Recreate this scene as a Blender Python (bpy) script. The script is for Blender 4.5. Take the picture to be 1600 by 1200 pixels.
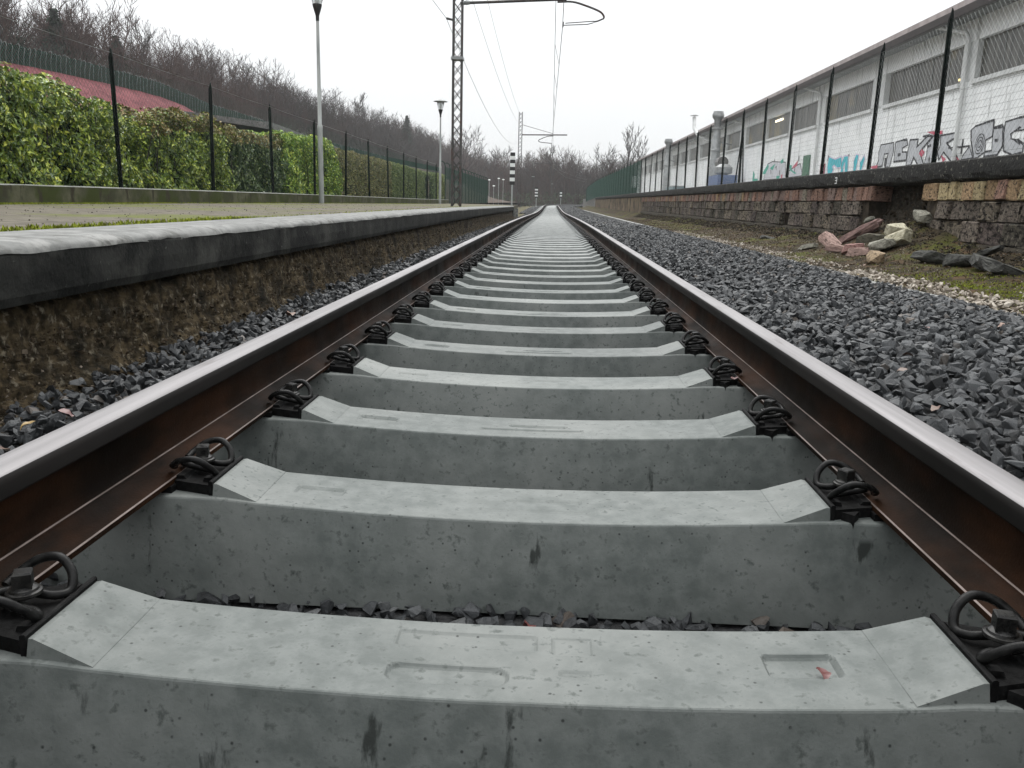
import bpy, bmesh, math, random
import numpy as np
from mathutils import Vector, Matrix, noise as mnoise

for o in list(bpy.data.objects):
    bpy.data.objects.remove(o)
SC = bpy.context.scene
COL = SC.collection
R = math.radians
rng = np.random.default_rng(7)
random.seed(7)

# ------------------------------------------------------------------ camera
PITCH, YAW, ROLL = 0.2132, 0.0405, 0.0253
cam_d = bpy.data.cameras.new("camera")
cam = bpy.data.objects.new("camera", cam_d)
COL.objects.link(cam)
_F = Vector((-math.sin(YAW) * math.cos(PITCH), math.cos(YAW) * math.cos(PITCH), -math.sin(PITCH)))
_R = Vector((math.cos(YAW), math.sin(YAW), 0))
_U = _R.cross(_F)
_R2 = _R * math.cos(ROLL) + _U * math.sin(ROLL)
_U2 = _R2.cross(_F)
m3 = Matrix((_R2, _U2, -_F)).transposed()
cam.matrix_world = Matrix.Translation((0.047, 0.0, 0.565)) @ m3.to_4x4()
cam_d.sensor_width = 36.0
cam_d.lens = 36.0 * 1322.0 / 1600.0
cam_d.clip_start = 0.02
cam_d.clip_end = 3000
SC.camera = cam

# ------------------------------------------------------------------ sky: closed overcast, brighter towards the zenith
W = bpy.data.worlds.new("World")
SC.world = W
W.use_nodes = True
nt = W.node_tree
nt.nodes.clear()
def wn(t, **kw):
    n = nt.nodes.new(t)
    for k, v in kw.items():
        setattr(n, k, v)
    return n
SUN_EL, SUN_AZ = R(62), R(0)
out = wn("ShaderNodeOutputWorld")
sky = wn("ShaderNodeTexSky", sky_type='NISHITA', sun_disc=False, sun_elevation=SUN_EL, sun_rotation=SUN_AZ)
sky.air_density = 1.0
sky.dust_density = 4.0
tc = wn("ShaderNodeTexCoord")
sp = wn("ShaderNodeSeparateXYZ")
mx = wn("ShaderNodeMath", operation='MAXIMUM'); mx.inputs[1].default_value = 0.0
ml = wn("ShaderNodeMath", operation='MULTIPLY_ADD'); ml.inputs[1].default_value = 2.0 / 3.0; ml.inputs[2].default_value = 1.0 / 3.0
vm = wn("ShaderNodeVectorMath", operation='SCALE'); vm.inputs[0].default_value = (0.965, 0.985, 1.0)
b1 = wn("ShaderNodeBackground"); b1.inputs[1].default_value = 1.42
b2 = wn("ShaderNodeBackground"); b2.inputs[1].default_value = 0.06
mixw = wn("ShaderNodeMixShader"); mixw.inputs[0].default_value = 0.06
L = nt.links.new
L(tc.outputs['Generated'], sp.inputs[0]); L(sp.outputs['Z'], mx.inputs[0]); L(mx.outputs[0], ml.inputs[0])
L(ml.outputs[0], vm.inputs['Scale']); L(vm.outputs[0], b1.inputs[0]); L(sky.outputs[0], b2.inputs[0])
L(b1.outputs[0], mixw.inputs[1]); L(b2.outputs[0], mixw.inputs[2]); L(mixw.outputs[0], out.inputs[0])

sun_d = bpy.data.lights.new("sun", 'SUN')
sun_d.energy = 1.5
sun_d.angle = R(55)
sun_d.color = (1.0, 0.98, 0.95)
sun = bpy.data.objects.new("sun", sun_d)
COL.objects.link(sun)
sun.rotation_euler = (-(R(90) - SUN_EL), 0, R(8))

vs = SC.view_settings
vs.view_transform = 'Standard'
vs.look = 'None'
vs.exposure = 0.86
vs.gamma = 1.0
vs.use_curve_mapping = False
SC.render.engine = 'CYCLES'
SC.cycles.max_bounces = 6
SC.cycles.transparent_max_bounces = 16
SC.cycles.use_denoising = True

# ------------------------------------------------------------------ material helpers
def mat(name, c1, c2=None, scale=6.0, rough=0.6, bump=0.0, bscale=None, metal=0.0, stretch=(1, 1, 1), c3=None, s3=1.0, t3=(0.5, 0.62),
        c4=None, s4=1.0, t4=(0.5, 0.62), st4=(1, 1, 1), island=0.0, objrand=0.0, pits=0.0, pitscale=60, rough2=None, spec=0.5,
        ramp=(0.40, 0.61), low=None, islandcols=None, alpha=None, trans=0.0, transmission=0.0, waves=None):
    m = bpy.data.materials.new(name)
    m.use_nodes = True
    n = m.node_tree.nodes
    l = m.node_tree.links.new
    b = n["Principled BSDF"]
    tcn = n.new("ShaderNodeTexCoord")
    vec = tcn.outputs['Object']
    oi = n.new("ShaderNodeObjectInfo")
    if objrand >= 0:
        sc = n.new("ShaderNodeVectorMath"); sc.operation = 'SCALE'; sc.inputs[0].default_value = (37.1, 17.3, 5.9)
        l(oi.outputs['Random'], sc.inputs['Scale'])
        ad = n.new("ShaderNodeVectorMath"); ad.operation = 'ADD'
        l(vec, ad.inputs[0]); l(sc.outputs[0], ad.inputs[1])
        vec = ad.outputs[0]
    def nz(scale_, st=(1, 1, 1), detail=8, rgh=0.6):
        mp = n.new("ShaderNodeMapping"); mp.inputs['Scale'].default_value = st
        l(vec, mp.inputs[0])
        t = n.new("ShaderNodeTexNoise"); t.inputs['Scale'].default_value = scale_; t.inputs['Detail'].default_value = detail
        t.inputs['Roughness'].default_value = rgh
        l(mp.outputs[0], t.inputs['Vector'])
        return t.outputs['Fac']
    def rampn(f, a, b_, ca=(0, 0, 0), cb=(1, 1, 1)):
        r = n.new("ShaderNodeValToRGB")
        r.color_ramp.elements[0].position = a; r.color_ramp.elements[1].position = b_
        r.color_ramp.elements[0].color = (*ca, 1); r.color_ramp.elements[1].color = (*cb, 1)
        l(f, r.inputs[0])
        return r.outputs[0]
    def mixc(f, a, b_, mode='MIX'):
        x = n.new("ShaderNodeMix"); x.data_type = 'RGBA'; x.blend_type = mode
        if hasattr(f, 'links'): l(f, x.inputs['Factor'])
        else: x.inputs['Factor'].default_value = f
        for v, s in ((a, x.inputs[6]), (b_, x.inputs[7])):
            if hasattr(v, 'links'): l(v, s)
            else: s.default_value = (*v, 1)
        return x.outputs[2]
    c2 = c2 or c1
    f = nz(scale, stretch)
    col = rampn(f, ramp[0], ramp[1], c1, c2)
    geo = n.new("ShaderNodeNewGeometry")
    if islandcols:
        r = n.new("ShaderNodeValToRGB")
        r.color_ramp.interpolation = 'LINEAR'
        el = r.color_ramp.elements
        for i, (p_, c_) in enumerate(islandcols):
            e = el[i] if i < 2 else el.new(p_)
            e.position = p_; e.color = (*c_, 1)
        l(geo.outputs['Random Per Island'], r.inputs[0])
        col = mixc(0.30, r.outputs[0], col)
    if c3 is not None:
        col = mixc(rampn(nz(s3), .5 + (t3[0] - .5) * .62, .5 + (t3[1] - .5) * .62), col, c3)
    if c4 is not None:
        col = mixc(rampn(nz(s4, st4), .5 + (t4[0] - .5) * .62, .5 + (t4[1] - .5) * .62), col, c4)
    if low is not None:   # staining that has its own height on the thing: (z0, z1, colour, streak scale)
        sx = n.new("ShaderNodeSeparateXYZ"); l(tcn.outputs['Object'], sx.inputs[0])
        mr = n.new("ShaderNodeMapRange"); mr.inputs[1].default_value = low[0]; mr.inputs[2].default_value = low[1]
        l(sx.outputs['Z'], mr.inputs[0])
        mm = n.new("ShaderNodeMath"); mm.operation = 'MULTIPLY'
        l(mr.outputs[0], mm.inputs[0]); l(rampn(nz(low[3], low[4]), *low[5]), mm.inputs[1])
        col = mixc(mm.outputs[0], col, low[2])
    if pits > 0:
        v = n.new("ShaderNodeTexVoronoi"); v.inputs['Scale'].default_value = pitscale
        l(vec, v.inputs['Vector'])
        pm = n.new("ShaderNodeMath"); pm.operation = 'MULTIPLY'
        pf = rampn(v.outputs['Distance'], 0.07, 0.16, (1, 1, 1), (0, 0, 0))
        pk = rampn(nz(pitscale * 0.22), 0.48, 0.54)
        l(pf, pm.inputs[0]); l(pk, pm.inputs[1])
        pq = n.new("ShaderNodeMath"); pq.operation = 'MULTIPLY'; pq.inputs[1].default_value = pits
        l(pm.outputs[0], pq.inputs[0])
        col = mixc(pq.outputs[0], col, tuple(x * 0.25 for x in c1))
    if island > 0:
        mr = n.new("ShaderNodeMapRange"); mr.inputs[3].default_value = 1 - island; mr.inputs[4].default_value = 1 + island
        l(geo.outputs['Random Per Island'], mr.inputs[0])
        cb = n.new("ShaderNodeVectorMath"); cb.operation = 'SCALE'
        l(col, cb.inputs[0]); l(mr.outputs[0], cb.inputs['Scale'])
        col = cb.outputs[0]
    if objrand > 0:
        mr = n.new("ShaderNodeMapRange"); mr.inputs[3].default_value = 1 - objrand; mr.inputs[4].default_value = 1 + objrand
        l(oi.outputs['Random'], mr.inputs[0])
        cb = n.new("ShaderNodeVectorMath"); cb.operation = 'SCALE'
        l(col, cb.inputs[0]); l(mr.outputs[0], cb.inputs['Scale'])
        col = cb.outputs[0]
    l(col, b.inputs['Base Color'])
    if rough2 is not None:
        mr = n.new("ShaderNodeMapRange"); mr.inputs[1].default_value = 0.35; mr.inputs[2].default_value = 0.65
        mr.inputs[3].default_value = rough; mr.inputs[4].default_value = rough2
        l(nz(scale * 0.6), mr.inputs[0]); l(mr.outputs[0], b.inputs['Roughness'])
    else:
        b.inputs['Roughness'].default_value = rough
    b.inputs['Metallic'].default_value = metal
    b.inputs['Specular IOR Level'].default_value = .12 if (rough >= .75 and spec == .5) else spec
    if trans > 0:
        b.inputs['Subsurface Weight'].default_value = 0.0
    if transmission > 0:
        b.inputs['Transmission Weight'].default_value = transmission
    if bump > 0:
        bp = n.new("ShaderNodeBump"); bp.inputs['Strength'].default_value = 1.0; bp.inputs['Distance'].default_value = bump
        l(nz(bscale or scale * 4, detail=10, rgh=0.65), bp.inputs['Height'])
        l(bp.outputs[0], b.inputs['Normal'])
    return m

def glow(name, c, s):
    m = bpy.data.materials.new(name); m.use_nodes = True
    b = m.node_tree.nodes["Principled BSDF"]
    b.inputs['Base Color'].default_value = (*c, 1)
    b.inputs['Emission Color'].default_value = (*c, 1)
    b.inputs['Emission Strength'].default_value = s
    return m

MT = {}
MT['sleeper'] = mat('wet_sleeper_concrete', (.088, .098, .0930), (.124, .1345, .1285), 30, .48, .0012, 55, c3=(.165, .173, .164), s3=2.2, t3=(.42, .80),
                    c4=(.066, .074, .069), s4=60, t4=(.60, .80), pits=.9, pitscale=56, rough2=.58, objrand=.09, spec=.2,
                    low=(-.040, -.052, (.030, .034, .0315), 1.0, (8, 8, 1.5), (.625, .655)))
MT['sleeper_far'] = mat('far_sleeper_concrete', (.112, .122, .117), (.168, .179, .172), 7, .5, objrand=.08)
MT['rust'] = mat('rusty_rail_steel', (.0048, .0029, .0017), (.026, .0110, .0050), 7, .5, .0012, 160, stretch=(1, .3, 1), c3=(.0040, .0028, .0020), s3=2.0, t3=(.42, .74), rough2=.7, spec=.05)
MT['railside'] = mat('dark_rail_head_side', (.007, .0065, .006), (.016, .0145, .0138), 4, .55, stretch=(1, .2, 1), rough2=.65, spec=.06)
MT['railtop'] = mat('polished_rail_top', (.15, .142, .143), (.215, .204, .206), 5, .44, stretch=(6, .12, 1), metal=.25, rough2=.58, c4=(.10, .09, .088), s4=9, t4=(.62, .8), st4=(3, .3, 1))
MT['railglint'] = mat('painted_rail_edge_highlight', (.15, .12, .105), (.26, .21, .19), 12, .3, metal=.5)  # sky highlight along foot toe and web fillet, put into a paler colour
MT['clip'] = mat('wet_black_spring_steel', (.0045, .0045, .0045), (.012, .012, .0115), 60, .22, .0004, 300, rough2=.45, spec=.12)
MT['screw'] = mat('black_screw_steel', (.006, .006, .006), (.020, .0195, .018), 70, .22, .0004, 250, rough2=.40, spec=.22)
MT['plate'] = mat('black_guide_plate_plastic', (.004, .004, .004), (.010, .010, .010), 60, .5, .0008, 200, spec=.06)
MT['ballast'] = mat('wet_dark_basalt', (.020, .0215, .023), (.075, .079, .083), 40, .42, .0035, 130, spec=.28, islandcols=[(0, (.012, .0128, .0138)), (.45, (.025, .0267, .0285)), (.8, (.048, .051, .0535)), (.95, (.095, .097, .097)), (1, (.085, .064, .048))], rough2=.55)
MT['bed'] = mat('ballast_fines', (.020, .020, .021), (.05, .05, .05), 30, .8, .01, 40)
MT['pale_gravel'] = mat('pale_limestone_gravel', (.15, .13, .10), (.24, .21, .17), 20, .6, .003, 60, islandcols=[(0, (.11, .08, .055)), (.4, (.20, .165, .125)), (.8, (.31, .27, .22)), (1, (.40, .36, .31))])
MT['verge'] = mat('earth_and_moss_verge', (.015, .0115, .0065), (.046, .034, .018), 9, .9, .02, 30, c3=(.055, .060, .008), s3=.9, t3=(.48, .70), c4=(.070, .043, .024), s4=7, t4=(.58, .70))
MT['kerb'] = mat('track_kerb_concrete', (.12, .12, .113), (.20, .20, .19), 6, .55, .003, 40, c3=(.06, .06, .054), s3=4, t3=(.55, .68))
MT['earth'] = mat('dark_earth', (.017, .0145, .0105), (.045, .038, .028), 9, .9, .02, 18, c3=(.075, .066, .05), s3=20, t3=(.6, .7))
MT['plat_top'] = mat('gritty_platform_surface', (.072, .063, .047), (.125, .112, .087), 8, .8, .004, 70, c3=(.088, .096, .024), s3=.55, t3=(.50, .64), c4=(.06, .05, .04), s4=11, t4=(.62, .70))
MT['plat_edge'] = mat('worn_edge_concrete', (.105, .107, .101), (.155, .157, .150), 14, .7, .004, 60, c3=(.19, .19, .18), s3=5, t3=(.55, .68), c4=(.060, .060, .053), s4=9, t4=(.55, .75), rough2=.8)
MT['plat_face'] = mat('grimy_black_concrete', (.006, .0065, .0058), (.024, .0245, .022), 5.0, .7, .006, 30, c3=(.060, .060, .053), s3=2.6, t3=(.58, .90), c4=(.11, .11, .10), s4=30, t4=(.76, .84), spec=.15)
MT['plat_base'] = mat('dirty_rubble_footing', (.016, .012, .006), (.078, .058, .032), 24, .85, .010, 110, c3=(.20, .175, .13), s3=30, t3=(.60, .80), c4=(.010, .0085, .0050), s4=4, t4=(.48, .72))
MT['crumb'] = mat('footing_crumbs', (.03, .022, .014), (.10, .075, .05), 14, .85, .002, 60, islandcols=[(0, (.008, .006, .004)), (.55, (.03, .022, .013)), (.85, (.065, .050, .034)), (1, (.22, .19, .155))])
MT['litter_bits'] = mat('verge_litter', (.04, .03, .018), (.09, .065, .04), 14, .85, islandcols=[(0, (.014, .011, .007)), (.5, (.045, .030, .016)), (.8, (.085, .052, .028)), (.93, (.16, .13, .10)), (1, (.34, .31, .27))])
MT['low_wall'] = mat('mossy_low_wall', (.042, .044, .024), (.090, .090, .056), 3, .8, .004, 30, c3=(.038, .048, .012), s3=1.4, t3=(.45, .62), c4=(.035, .032, .020), s4=6, t4=(.58, .70), st4=(1, 1, .4))
MT['low_wall_top'] = mat('low_wall_top', (.15, .155, .135), (.22, .225, .20), 4, .7, .003, 30)
MT['moss'] = mat('bright_moss', (.11, .145, .012), (.21, .235, .025), 18, .9, .01, 60)
MT['fence'] = mat('dark_green_fence_paint', (.003, .005, .0045), (.006, .011, .009), 6, .55, spec=.12)
MT['fence_green'] = mat('green_fence_coating', (.006, .024, .017), (.010, .036, .025), 4, .6, spec=.15)
MT['wire'] = mat('galvanised_wire', (.22, .23, .225), (.32, .33, .32), 20, .45, metal=.5)
MT['wire_green'] = mat('green_coated_wire', (.008, .032, .022), (.013, .046, .033), 6, .6, spec=.15)
MT['coping'] = mat('grimy_coping_concrete', (.0055, .0055, .0048), (.024, .0235, .020), 6, .8, .014, 26, c3=(.006, .006, .005), s3=6, t3=(.45, .6), c4=(.12, .115, .098), s4=22, t4=(.655, .73), spec=.3)
for i, (a, b_) in enumerate([((.155, .092, .070), (.27, .165, .125)), ((.20, .135, .075), (.34, .24, .145)), ((.27, .215, .115), (.40, .33, .20)), ((.13, .092, .078), (.23, .165, .14)), ((.12, .106, .082), (.23, .205, .16))]):
    MT['brick%d' % i] = mat('tuff_brick_tone_%d' % i, a, b_, 9, .85, .008, 40, c3=(.030, .023, .018), s3=6, t3=(.52, .72), objrand=.18)
for i, (a, b_) in enumerate([((0.0600, 0.0500, 0.0425), (0.1562, 0.1300, 0.1075)), ((0.0475, 0.0375, 0.0350), (0.1313, 0.1050, 0.0925)), ((0.0775, 0.0650, 0.0488), (0.1875, 0.1575, 0.1212)), ((0.0325, 0.0300, 0.0238), (0.1000, 0.0887, 0.0688))]):
    MT['block%d' % i] = mat('weathered_block_tone_%d' % i, a, b_, 8, .85, .010, 32, c3=(.011, .009, .007), s3=5, t3=(.50, .64), c4=(.18, .16, .13), s4=6, t4=(.62, .72), st4=(2, 2, .5), objrand=.2)
MT['mortar'] = mat('crumbling_mortar_core', (.028, .022, .016), (.075, .060, .044), 9, .95, .02, 20)
MT['plaster'] = mat('brown_rendered_wall', (.11, .082, .052), (.20, .155, .105), 1.6, .85, .004, 20, c3=(.05, .04, .028), s3=1.2, t3=(.5, .66), c4=(.03, .026, .02), s4=1.5, t4=(.55, .68), st4=(3, 3, .35))
MT['white_wall'] = mat('white_painted_block_wall', (.74, .755, .75), (.83, .84, .835), 1.5, .7, .002, 20, c4=(.42, .43, .42), s4=1.2, t4=(.60, .78), st4=(3, 3, .3))
MT['trim'] = mat('pale_wall_trim', (.50, .51, .50), (.60, .61, .60), 2, .7)
MT['roof_edge'] = mat('faded_roof_edge', (.26, .22, .21), (.36, .31, .30), 3, .5)
MT['roof_under'] = mat('grey_eave_underside', (.16, .17, .165), (.22, .23, .225), 2, .7)
MT['gutter'] = mat('dark_brown_gutter', (.022, .016, .015), (.035, .026, .024), 4, .4)
MT['pane'] = mat('dusty_translucent_pane', (.055, .053, .046), (.13, .125, .11), 1.6, .4, stretch=(1, 5, .22), c3=(.20, .165, .085), s3=.35, t3=(.58, .74), c4=(.04, .04, .036), s4=2.4, t4=(.56, .7), st4=(1, 6, .25))
MT['metal_grey'] = mat('dull_galvanised_duct', (.20, .21, .21), (.32, .33, .33), 3, .5, metal=.35)
MT['pole_grey'] = mat('weathered_lamp_post', (.26, .275, .27), (.38, .395, .385), 5, .55, stretch=(1, 1, .3), metal=.2)
MT['lamp_black'] = mat('black_lamp_cup', (.006, .006, .006), (.012, .012, .012), 6, .35)
MT['lamp_hat'] = mat('grey_green_lamp_hat', (.07, .085, .08), (.11, .125, .12), 6, .45)
MT['mast'] = mat('weathered_mast_steel', (.024, .023, .0225), (.060, .055, .052), 5, .6, c3=(.048, .024, .018), s3=2, t3=(.55, .68))
MT['cable'] = mat('dark_contact_wire', (.05, .05, .05), (.08, .08, .08), 5, .5, metal=.3)
MT['black_paint'] = mat('black_board_paint', (.006, .006, .006), (.010, .010, .010), 6, .5)
MT['white_paint'] = mat('white_board_paint', (.66, .67, .66), (.74, .75, .74), 6, .5)
MT['red_bank'] = mat('red_bank_covering', (.085, .022, .028), (.15, .046, .052), 1.8, .85, .012, 30, c3=(.18, .075, .078), s3=14, t3=(.58, .7), c4=(.12, .04, .04), s4=6, t4=(.62, .7))
MT['grass'] = mat('winter_grass_ground', (.045, .048, .018), (.085, .080, .035), 3, .9, .02, 10, c3=(.075, .055, .035), s3=.6, t3=(.45, .6))
MT['litter'] = mat('leaf_litter_hillside', (.045, .034, .027), (.085, .064, .050), .8, .95, .03, 4)
MT['blue_box'] = mat('blue_machine_paint', (.035, .075, .19), (.05, .10, .24), 2, .5)
MT['teal_box'] = mat('grey_teal_cabinet', (.09, .17, .19), (.13, .22, .24), 2, .5)
MT['door_green'] = mat('green_door_paint', (.020, .115, .055), (.035, .15, .075), 2, .5, c4=(.015, .07, .04), s4=3, t4=(.5, .7), st4=(1, 6, .3))
MT['red_panel'] = mat('dull_red_panel', (.23, .04, .065), (.28, .055, .08), 2, .6)
MT['leaf_brown'] = mat('wet_dead_leaf', (.070, .032, .018), (.13, .062, .033), 40, .4, objrand=.35)
MT['leaf_yellow'] = mat('yellow_dead_leaf', (.18, .115, .03), (.24, .16, .05), 40, .4)
MT['leaf_red'] = mat('red_dead_leaf', (.075, .022, .020), (.11, .034, .03), 40, .35)
for k_, c_ in dict(silver=(.36, .37, .385), black=(.018, .018, .022), red=(.42, .07, .11), turq=(.03, .36, .42), green=(.02, .28, .20), grey=(.46, .46, .49), lilac=(.50, .45, .56)).items():
    MT['spray_' + k_] = mat('spray_paint_' + k_, c_, tuple(min(1, x * 1.25) for x in c_), 3, .6)
MT['bark'] = mat('bare_tree_bark', (.026, .022, .020), (.055, .046, .041), 3, .9, island=.25)
MT['bark_red'] = mat('reddish_twig_bark', (.050, .029, .025), (.085, .052, .045), 2, .9, island=.25)
MT['bark_grey'] = mat('grey_bare_bark', (.042, .037, .035), (.075, .067, .062), 3, .9, island=.2)
MT['wood_mass'] = mat('winter_wood_bark', (.022, .0165, .0145), (.042, .0315, .0275), .05, .95, c3=(.056, .034, .029), s3=.022, t3=(.50, .62), island=.3)
MT['needle'] = mat('dark_conifer_needles', (.012, .022, .014), (.030, .046, .028), 3, .8, island=.35)
MT['brush'] = mat('dark_evergreen_brush', (.016, .026, .012), (.040, .050, .024), 2, .8, island=.4)
MT['laurel'] = mat('glossy_laurel_leaf', (.035, .085, .010), (.10, .19, .022), 2, .32, islandcols=[(0, (0.029, 0.049, 0.008)), (.35, (0.121, 0.184, 0.020)), (.7, (0.302, 0.381, 0.035)), (.9, (0.506, 0.561, 0.067)), (1, (0.750, 0.750, 0.135))])
MT['laurel_bright'] = mat('bright_laurel_leaf', (.05, .12, .012), (.13, .25, .03), 2, .32, islandcols=[(0, (0.044, 0.097, 0.012)), (.35, (0.174, 0.300, 0.028)), (.7, (0.373, 0.530, 0.050)), (1, (0.750, 0.750, 0.119))])
MT['laurel_dark'] = mat('dark_laurel_leaf', (.015, .045, .012), (.05, .10, .03), 2, .35, islandcols=[(0, (0.019, 0.041, 0.012)), (.5, (0.080, 0.129, 0.035)), (.85, (0.186, 0.242, 0.069)), (1, (0.348, 0.392, 0.129))])
MT['turning'] = mat('browning_hedge_leaf', (.10, .08, .02), (.17, .12, .03), 2, .5, islandcols=[(0, (.06, .06, .012)), (.35, (.13, .12, .025)), (.7, (.22, .17, .04)), (1, (.34, .24, .06))])
MT['hedge_mix'] = mat('mixed_clipped_hedge_leaf', (.06, .06, .015), (.12, .10, .03), 1.2, .5, islandcols=[(0, (0.062, 0.067, 0.022)), (.35, (0.146, 0.134, 0.040)), (.7, (0.269, 0.213, 0.062)), (.9, (0.224, 0.291, 0.067)), (1, (0.493, 0.426, 0.112))])
MT['hedge_green'] = mat('olive_clipped_hedge_leaf', (.05, .07, .015), (.10, .13, .03), 1.2, .5, islandcols=[(0, (0.054, 0.077, 0.018)), (.4, (0.123, 0.168, 0.035)), (.8, (0.224, 0.280, 0.062)), (1, (0.336, 0.381, 0.090))])
MT['twig'] = mat('hedge_inner_twigs', (.012, .014, .007), (.028, .026, .014), 8, .95)
for i, (a, b_) in enumerate([((0.2210, 0.1495, 0.1274), (0.3510, 0.2470, 0.2145)), ((0.1625, 0.1066, 0.0962), (0.2990, 0.2015, 0.1820)), ((0.2210, 0.1235, 0.1105), (0.3120, 0.1885, 0.1690)), ((0.3120, 0.2860, 0.2015), (0.4680, 0.4420, 0.3380)), ((0.1560, 0.1495, 0.1196), (0.2730, 0.2665, 0.2236)), ((0.1950, 0.1430, 0.0910), (0.3250, 0.2470, 0.1625)), ((0.0585, 0.0546, 0.0403), (0.1040, 0.0962, 0.0728)), ((0.0338, 0.0338, 0.0312), (0.0780, 0.0780, 0.0702))]):
    MT['rubble%d' % i] = mat('fallen_stone_tone_%d' % i, a, b_, 7, .75, .006, 40, c3=tuple(x * .45 for x in a), s3=5, t3=(.56, .72))

# ------------------------------------------------------------------ mesh helpers
class MB:
    def __init__(s):
        s.v = []; s.f = []; s.m = []
    def add(s, vs, fs, mi=0):
        o = len(s.v)
        s.v += [tuple(x) for x in vs]
        s.f += [tuple(i + o for i in f) for f in fs]
        s.m += [mi] * len(fs)
    def box(s, x0, x1, y0, y1, z0, z1, mi=0):
        s.add([(x0, y0, z0), (x1, y0, z0), (x1, y1, z0), (x0, y1, z0), (x0, y0, z1), (x1, y0, z1), (x1, y1, z1), (x0, y1, z1)],
              [(3, 2, 1, 0), (4, 5, 6, 7), (0, 1, 5, 4), (1, 2, 6, 5), (2, 3, 7, 6), (3, 0, 4, 7)], mi)
    def tube(s, pts, r, n=6, mi=0, cap=True):
        pts = [Vector(p) for p in pts]
        k = len(pts)
        rs = r if isinstance(r, (list, tuple)) else [r] * k
        rings = []
        up = Vector((0, 0, 1))
        prev = None
        for i, p in enumerate(pts):
            t = (pts[min(i + 1, k - 1)] - pts[max(i - 1, 0)]).normalized()
            if prev is None:
                a = t.cross(up)
                if a.length < 1e-3: a = t.cross(Vector((1, 0, 0)))
            else:
                a = prev - t * prev.dot(t)
                if a.length < 1e-4: a = t.cross(up)
            a.normalize(); b = t.cross(a); prev = a
            rings.append([p + (a * math.cos(2 * math.pi * j / n) + b * math.sin(2 * math.pi * j / n)) * rs[i] for j in range(n)])
        vs = [v for rg in rings for v in rg]
        fs = []
        for i in range(k - 1):
            for j in range(n):
                fs.append((i * n + j, i * n + (j + 1) % n, (i + 1) * n + (j + 1) % n, (i + 1) * n + j))
        if cap:
            fs.append(tuple(reversed(range(n)))); fs.append(tuple(range((k - 1) * n, k * n)))
        s.add(vs, fs, mi)
    def lathe(s, prof, n=16, c=(0, 0, 0), mi=0):
        vs = []
        for r_, z in prof:
            for j in range(n):
                a = 2 * math.pi * j / n
                vs.append((c[0] + r_ * math.cos(a), c[1] + r_ * math.sin(a), c[2] + z))
        fs = []
        for i in range(len(prof) - 1):
            for j in range(n):
                fs.append((i * n + j, i * n + (j + 1) % n, (i + 1) * n + (j + 1) % n, (i + 1) * n + j))
        fs.append(tuple(reversed(range(n)))); fs.append(tuple(range((len(prof) - 1) * n, len(prof) * n)))
        s.add(vs, fs, mi)
    def prism(s, poly, axis, a0, a1, mi=0):
        """poly in the two other axes, extruded along axis from a0 to a1"""
        def pt(p, a):
            return {'x': (a, p[0], p[1]), 'y': (p[0], a, p[1]), 'z': (p[0], p[1], a)}[axis]
        n = len(poly)
        vs = [pt(p, a0) for p in poly] + [pt(p, a1) for p in poly]
        fs = [tuple(range(n)), tuple(reversed(range(n, 2 * n)))]
        for i in range(n):
            fs.append((i, n + i, n + (i + 1) % n, (i + 1) % n))
        s.add(vs, fs, mi)
    def mesh(s, name, mats, smooth=False, fix=True):
        me = bpy.data.meshes.new(name)
        me.from_pydata(s.v, [], s.f)
        for m in (mats if isinstance(mats, (list, tuple)) else [mats]):
            me.materials.append(MT[m] if isinstance(m, str) else m)
        if any(s.m):
            me.polygons.foreach_set('material_index', s.m)
        if fix:
            bm = bmesh.new(); bm.from_mesh(me); bmesh.ops.recalc_face_normals(bm, faces=bm.faces[:]); bm.to_mesh(me); bm.free()
        me.polygons.foreach_set('use_smooth', [bool(smooth)] * len(me.polygons))
        if smooth:
            if smooth != 'all':
                try: me.set_sharp_from_angle(angle=R(smooth if smooth is not True else 35))
                except Exception: pass
        me.update()
        return me
    def build(s, name, mats, parent=None, smooth=False, fix=True, **tags):
        return put(name, s.mesh(name, mats, smooth, fix), parent, **tags)

def put(name, me, parent=None, loc=None, rot=None, scale=None, label=None, cat=None, group=None, kind=None):
    o = bpy.data.objects.new(name, me)
    COL.objects.link(o)
    if parent is not None: o.parent = parent
    if loc is not None: o.location = loc
    if rot is not None: o.rotation_euler = rot
    if scale is not None: o.scale = scale
    if label: o['label'] = label
    if cat: o['category'] = cat
    if group: o['group'] = group
    if kind: o['kind'] = kind
    return o

def thing(name, label, cat, loc=(0, 0, 0), group=None, rot=None):
    return put(name, None, None, loc, rot, None, label, cat, group)

def npmesh(name, v, f, mats, smooth=False, mi=None):
    me = bpy.data.meshes.new(name)
    v = np.asarray(v, np.float32); f = np.asarray(f, np.int32)
    me.vertices.add(len(v)); me.vertices.foreach_set('co', v.ravel())
    k = f.shape[1]
    me.loops.add(f.size); me.loops.foreach_set('vertex_index', f.ravel())
    me.polygons.add(len(f)); me.polygons.foreach_set('loop_start', np.arange(0, f.size, k, dtype=np.int32))
    for m in (mats if isinstance(mats, (list, tuple)) else [mats]):
        me.materials.append(MT[m])
    if mi is not None: me.polygons.foreach_set('material_index', np.asarray(mi, np.int32))
    me.polygons.foreach_set('use_smooth', np.full(len(f), bool(smooth)))
    me.update(calc_edges=True)
    return me

def fbm(x, y, z=0.0, o=4):
    return mnoise.fractal(Vector((x, y, z)), 1.0, 2.0, o)

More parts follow.
